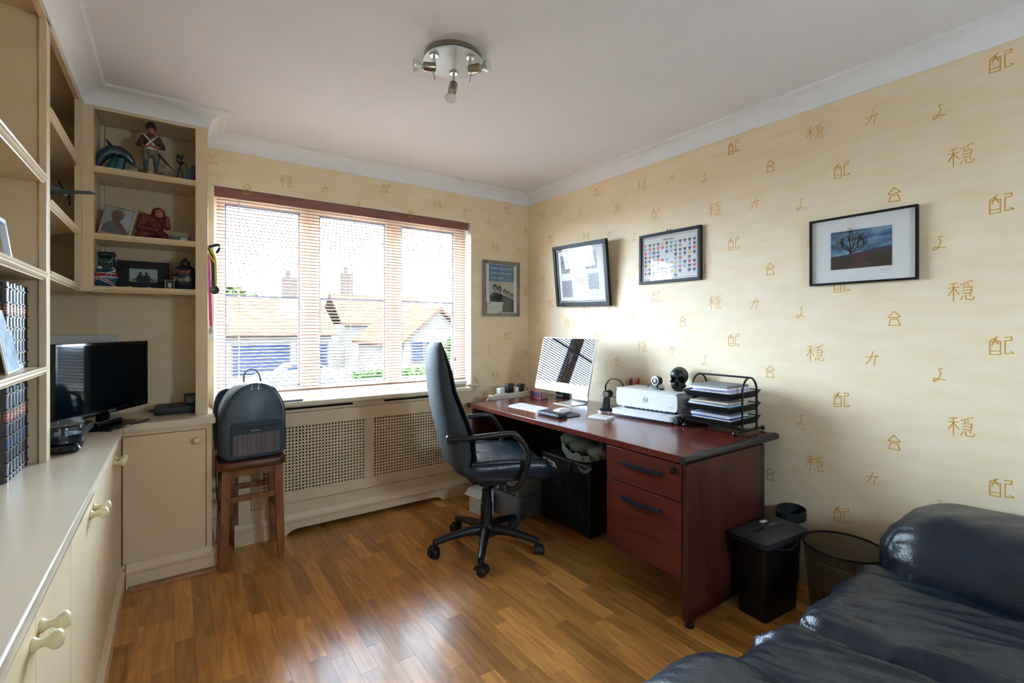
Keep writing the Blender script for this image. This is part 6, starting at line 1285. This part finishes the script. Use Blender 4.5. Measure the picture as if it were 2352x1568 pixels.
lt = thing('letter_card', 'small white letter tucked into the poster frame', 'card', (2.165, YB - 0.0245, 1.382)); lt.rotation_euler = (0, R(-3), 0); MB().add([(-0.055, 0, 0), (0.095, 0, 0), (0.115, 0, 0.093), (-0.045, 0, 0.098), (-0.055, 0.0008, 0), (0.095, 0.0008, 0), (0.115, 0.0008, 0.093), (-0.045, 0.0008, 0.098)], [(0, 1, 2, 3), (4, 5, 6, 7), (0, 1, 5, 4), (1, 2, 6, 5), (2, 3, 7, 6), (3, 0, 4, 7)]).obj('sheet', mat('letter paper', '#c3c3ba', 0.6), lt)
b = MB(); b.flat(oval(-0.022, 0.084, 0.010, 0.006), 0.0006, MXZ)
for i in range(3): b.flat([(-0.035 + i * 0.004, 0.06 - i * 0.012), (0.08, 0.06 - i * 0.012), (0.08, 0.0615 - i * 0.012), (-0.035, 0.0615 - i * 0.012)], 0.0006, MXZ)
b.flat([(0.06, 0.006), (0.088, 0.006), (0.089, 0.012), (0.061, 0.012)], 0.0006, MXZ); b.obj('letter_print', mat('letter ink', '#585d60', 0.6), lt, smooth=False, recalc=False)

# ================================================================== CEILING LIGHT
LC = Vector((0.972, 1.806, ZC))
t = thing('ceiling_spotlight', 'frosted round ceiling light with three adjustable spot bulbs', 'ceiling light', LC)
MB().lathe([(0.12, 0), (0.122, -0.004), (0.122, -0.02), (0.118, -0.022)], 48).obj('ceiling_plate', M_nickel, t)
M_frost = mat('frosted glass', '#bcc4c2', 0.35, var=0.02, spec=0.6); MB().lathe([(0.126, -0.026), (0.128, -0.029), (0.126, -0.032)], 56).obj('glass_disc', M_frost, t)
RB = Vector((math.sin(R(35.35)), math.cos(R(35.35)), 0)); RT = Vector((math.cos(R(35.35)), -math.sin(R(35.35)), 0))
bulbm = mat('bulb reflector glass', '#dedcd4', 0.12, metal=0.4, bump=0.4, bscale=200)
heads = [((0.876, 1.791), (-RT * 0.97 - RB * 0.25 + Vector((0, 0, -0.05)))), ((1.006, 1.719), (RT * 0.95 - RB * 0.3 + Vector((0, 0, 0.02)))), ((1.008, 1.867), (-RB * 0.35 - RT * 0.12 + Vector((0, 0, -0.93))))]
heads = [(Vector((x - LC.x, y - LC.y, 0)), d.normalized()) for (x, y), d in heads]
for k, (p, d) in enumerate(heads):
    ca = MB().lathe([(0.0185, -0.032), (0.019, -0.036), (0.017, -0.039)], 26, Matrix.Translation((p.x, p.y, 0))).obj('spot_cap', M_chrome, t)
    el = p + Vector((0, 0, -0.085))
    MB().tube([p + Vector((0, 0, -0.038)), el], 0.0055, 12).obj('spot_stem', M_chrome, ca)
    Mr = Matrix.Translation(el + d * 0.0) @ d.to_track_quat('Z', 'Y').to_matrix().to_4x4()
    MB().lathe([(0.016, -0.006), (0.0185, -0.002), (0.0185, 0.042), (0.0165, 0.044)], 26, Mr).obj('lamp_holder', M_nickel, t)
    bu = MB().lathe([(0.010, 0.044), (0.010, 0.052), (0.013, 0.056), (0.021, 0.068), (0.025, 0.078), (0.0255, 0.082), (0.024, 0.084)], 30, Mr).obj('spot_bulb', bulbm, t); MB().lathe([(0.0235, 0.0842), (0.018, 0.0845), (0.008, 0.084)], 30, Mr).obj('bulb_face', mat('bulb face glass', '#cfccc4', 0.1, bump=0.6, bscale=300), bu)
    if k < 2: MB().tube([el + d * 0.004 + Vector((0, 0, -0.015)), el + d * (-0.004) + Vector((0, 0, -0.052))], 0.0018, 7).obj('tilt_lever', M_nickel, t)

# ================================================================== OUTSIDE THE WINDOW
GZ = -2.0
struct(MB().box(-60, 90, 4.2, 140, GZ - 0.2, GZ).obj('ground', mat('pale drive and verge', '#262421', 0.9, spec=0.0, var=0.3, vscale=0.5)))
M_render = mat('house render', '#35302c', 0.8, spec=0.0, var=0.1, vscale=1); M_tile = mat('clay roof tiles', '#281a12', 0.8, spec=0.0, var=0.25, vscale=3, stretch=(1, 1, 6)); M_hwin = mat('house window glass', '#0c121c', 0.6, spec=0.0, var=0.2, vscale=1); M_hfr = mat('house window frame', '#24221f', 0.5, spec=0.0)
def house(name, label, x0, x1, y0, y1, eave, ridge_z, wins, gable=False, chim=None):
    t = thing(name, label, 'house', ((x0 + x1)/2, (y0 + y1)/2, GZ), world=True)
    b = MB().box(x0, x1, y0, y1, GZ, eave); xm, ym = (x0 + x1)/2, (y0 + y1)/2
    if gable: b.add([(x0, y0, eave), (x1, y0, eave), (xm, y0, ridge_z - 0.1), (x0, y1, eave), (x1, y1, eave), (xm, y1, ridge_z - 0.1)], [(0, 1, 2), (3, 4, 5), (0, 3, 5, 2), (1, 4, 5, 2)])
    b.obj('walls', M_render, t); o = 0.35; th = 0.15
    if gable: r = MB().loft([[Vector((x, y, z)) for x, z in ((x0 - o, eave - 0.25), (xm, ridge_z), (x1 + o, eave - 0.25), (x1 + o, eave - 0.25 + th), (xm, ridge_z + th * 1.3), (x0 - o, eave - 0.25 + th))] for y in (y0 - o, y1 + o)])
    else: r = MB().loft([[Vector((x, y, z)) for y, z in ((y0 - o, eave - 0.1), (ym, ridge_z), (y1 + o, eave - 0.1), (y1 + o, eave - 0.1 + th), (ym, ridge_z + th * 1.3), (y0 - o, eave - 0.1 + th))] for x in (x0 - o, x1 + o)])
    rf = r.obj('roof', M_tile, t, smooth=False)
    for (wx0, wx1, wz0, wz1) in wins:
        f = MB().box(wx0 - 0.08, wx1 + 0.08, y0 - 0.06, y0 + 0.02, wz0 - 0.08, wz1 + 0.08).obj('window', M_hfr, t); MB().box(wx0, wx1, y0 - 0.075, y0 - 0.05, wz0, wz1).obj('pane', M_hwin, f)
    if chim: MB().box(chim[0], chim[0] + 0.9, ym - 0.4, ym + 0.4, eave, chim[1]).box(chim[0] + 0.2, chim[0] + 0.5, ym - 0.15, ym + 0.15, chim[1], chim[1] + 0.5).obj('chimney', mat('brick chimney', '#241d19', 0.9, spec=0.0), rf)
house('bungalow', 'orange roofed bungalow across the road behind the left panes', -6, 8.6, 33, 42, 0.85, 3.3, [(2.9, 6.0, -1.6, 0.25), (6.5, 8.3, -1.6, 0.25), (-3, 0, -1.6, 0.2)], chim=(6.4, 4.9))
house('gabled_house', 'distant gabled house behind the right window pane', 10.4, 14.6, 25, 33, 0.5, 2.3, [(10.9, 11.5, -0.6, 0.45), (11.75, 12.5, -0.6, 0.45)], gable=True)
house('far_house', 'pale house with chimney behind the middle window pane', 11.5, 19, 40, 47, 1.6, 4.2, [(13, 14.4, -0.2, 1.0)], chim=(12.2, 6.2))
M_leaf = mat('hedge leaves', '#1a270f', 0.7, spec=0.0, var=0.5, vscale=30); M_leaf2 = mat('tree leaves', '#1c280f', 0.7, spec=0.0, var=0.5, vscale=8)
def foliage(name, label, cat, c, size, n, lm, seed, trunk=None, boxy=False, ls=0.09):
    t = thing(name, label, cat, c); rn = random.Random(seed); vs = []; fs = []
    for i in range(n):
        if boxy: p = Vector((rn.uniform(-1, 1) * size[0], rn.uniform(-1, 1) * size[1], rn.uniform(0.0, 1) * size[2]))
        else:
            d = Vector((rn.gauss(0, 1), rn.gauss(0, 1), rn.gauss(0, 1))).normalized() * (rn.uniform(0.55, 1.0)); d *= 0.85 + 0.25 * noise.noise(d * 2.5 + Vector((seed, 0, 0))); p = Vector((d.x * size[0], d.y * size[1], d.z * size[2] + (trunk or 0) + size[2] * 0.8))
        a = Vector((rn.uniform(-1, 1), rn.uniform(-1, 1), rn.uniform(-1, 1))).normalized(); b2 = a.cross(Vector((rn.uniform(-1, 1), rn.uniform(-1, 1), rn.uniform(-1, 1)))).normalized(); s = ls * rn.uniform(0.6, 1.4); k = len(vs)
        vs += [p - a * s, p + b2 * s * 0.5, p + a * s, p - b2 * s * 0.5]; fs.append((k, k + 1, k + 2, k + 3))
    o = MB().add(vs, fs).obj('foliage', lm, t, smooth=False, recalc=False); o['kind'] = 'stuff'
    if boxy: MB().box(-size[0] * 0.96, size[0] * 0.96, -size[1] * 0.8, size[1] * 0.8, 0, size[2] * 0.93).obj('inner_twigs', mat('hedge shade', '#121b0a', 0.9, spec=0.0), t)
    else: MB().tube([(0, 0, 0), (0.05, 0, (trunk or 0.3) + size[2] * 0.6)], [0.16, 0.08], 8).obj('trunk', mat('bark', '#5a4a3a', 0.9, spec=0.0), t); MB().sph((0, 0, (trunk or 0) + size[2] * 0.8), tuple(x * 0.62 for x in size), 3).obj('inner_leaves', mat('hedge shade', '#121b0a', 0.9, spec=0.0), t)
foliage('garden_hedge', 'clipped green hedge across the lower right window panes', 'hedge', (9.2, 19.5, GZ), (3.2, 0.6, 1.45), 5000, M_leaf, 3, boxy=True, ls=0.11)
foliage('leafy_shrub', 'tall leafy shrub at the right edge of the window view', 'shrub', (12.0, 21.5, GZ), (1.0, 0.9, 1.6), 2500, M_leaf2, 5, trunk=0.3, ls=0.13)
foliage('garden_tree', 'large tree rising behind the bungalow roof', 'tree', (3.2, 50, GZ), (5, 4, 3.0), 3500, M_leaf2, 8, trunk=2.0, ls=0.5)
cr = thing('parked_car', 'white car parked across the road behind the left pane', 'car', (5.4, 27, GZ), R(2)); M_car = mat('white car paint', '#323335', 0.5, spec=0.0)
pf = [(-2.1, 0.3), (-2.1, 0.75), (-1.95, 0.9), (-1.1, 1.0), (-0.6, 1.42), (0.7, 1.45), (1.5, 1.0), (2.05, 0.9), (2.15, 0.6), (2.15, 0.3)]
MB().loft([[Vector((x, y * (0.86 if z > 1.1 else 1), z)) for x, z in pf] for y in (-0.85, 0.85)]).obj('car_body', M_car, cr)
for y in (-0.86, 0.86): MB().add([(-0.95, y * 0.965, 1.02), (1.25, y * 0.965, 1.02), (0.65, y * 0.9, 1.38), (-0.55, y * 0.9, 1.36)], [(0, 1, 2, 3)]).obj('side_window', M_hwin, cr)
for x in (-1.35, 1.35):
    for y in (-0.8, 0.8): MB().cyl((x, y - 0.1, 0.31), (x, y + 0.1, 0.31), 0.31, 0.31, 24).obj('wheel', M_black, cr)
for x, c_ in ((-2.12, '#b03030'), (2.12, '#d8d8d0')):
    for y in (-0.65, 0.65): MB().box(x - 0.03, x + 0.03, y - 0.15, y + 0.15, 0.62, 0.78).obj('lamp_cluster', mat('car lamp ' + c_, c_, 0.3), cr)

for o in list(bpy.data.objects):
    if '_world' in o: del o['_world']
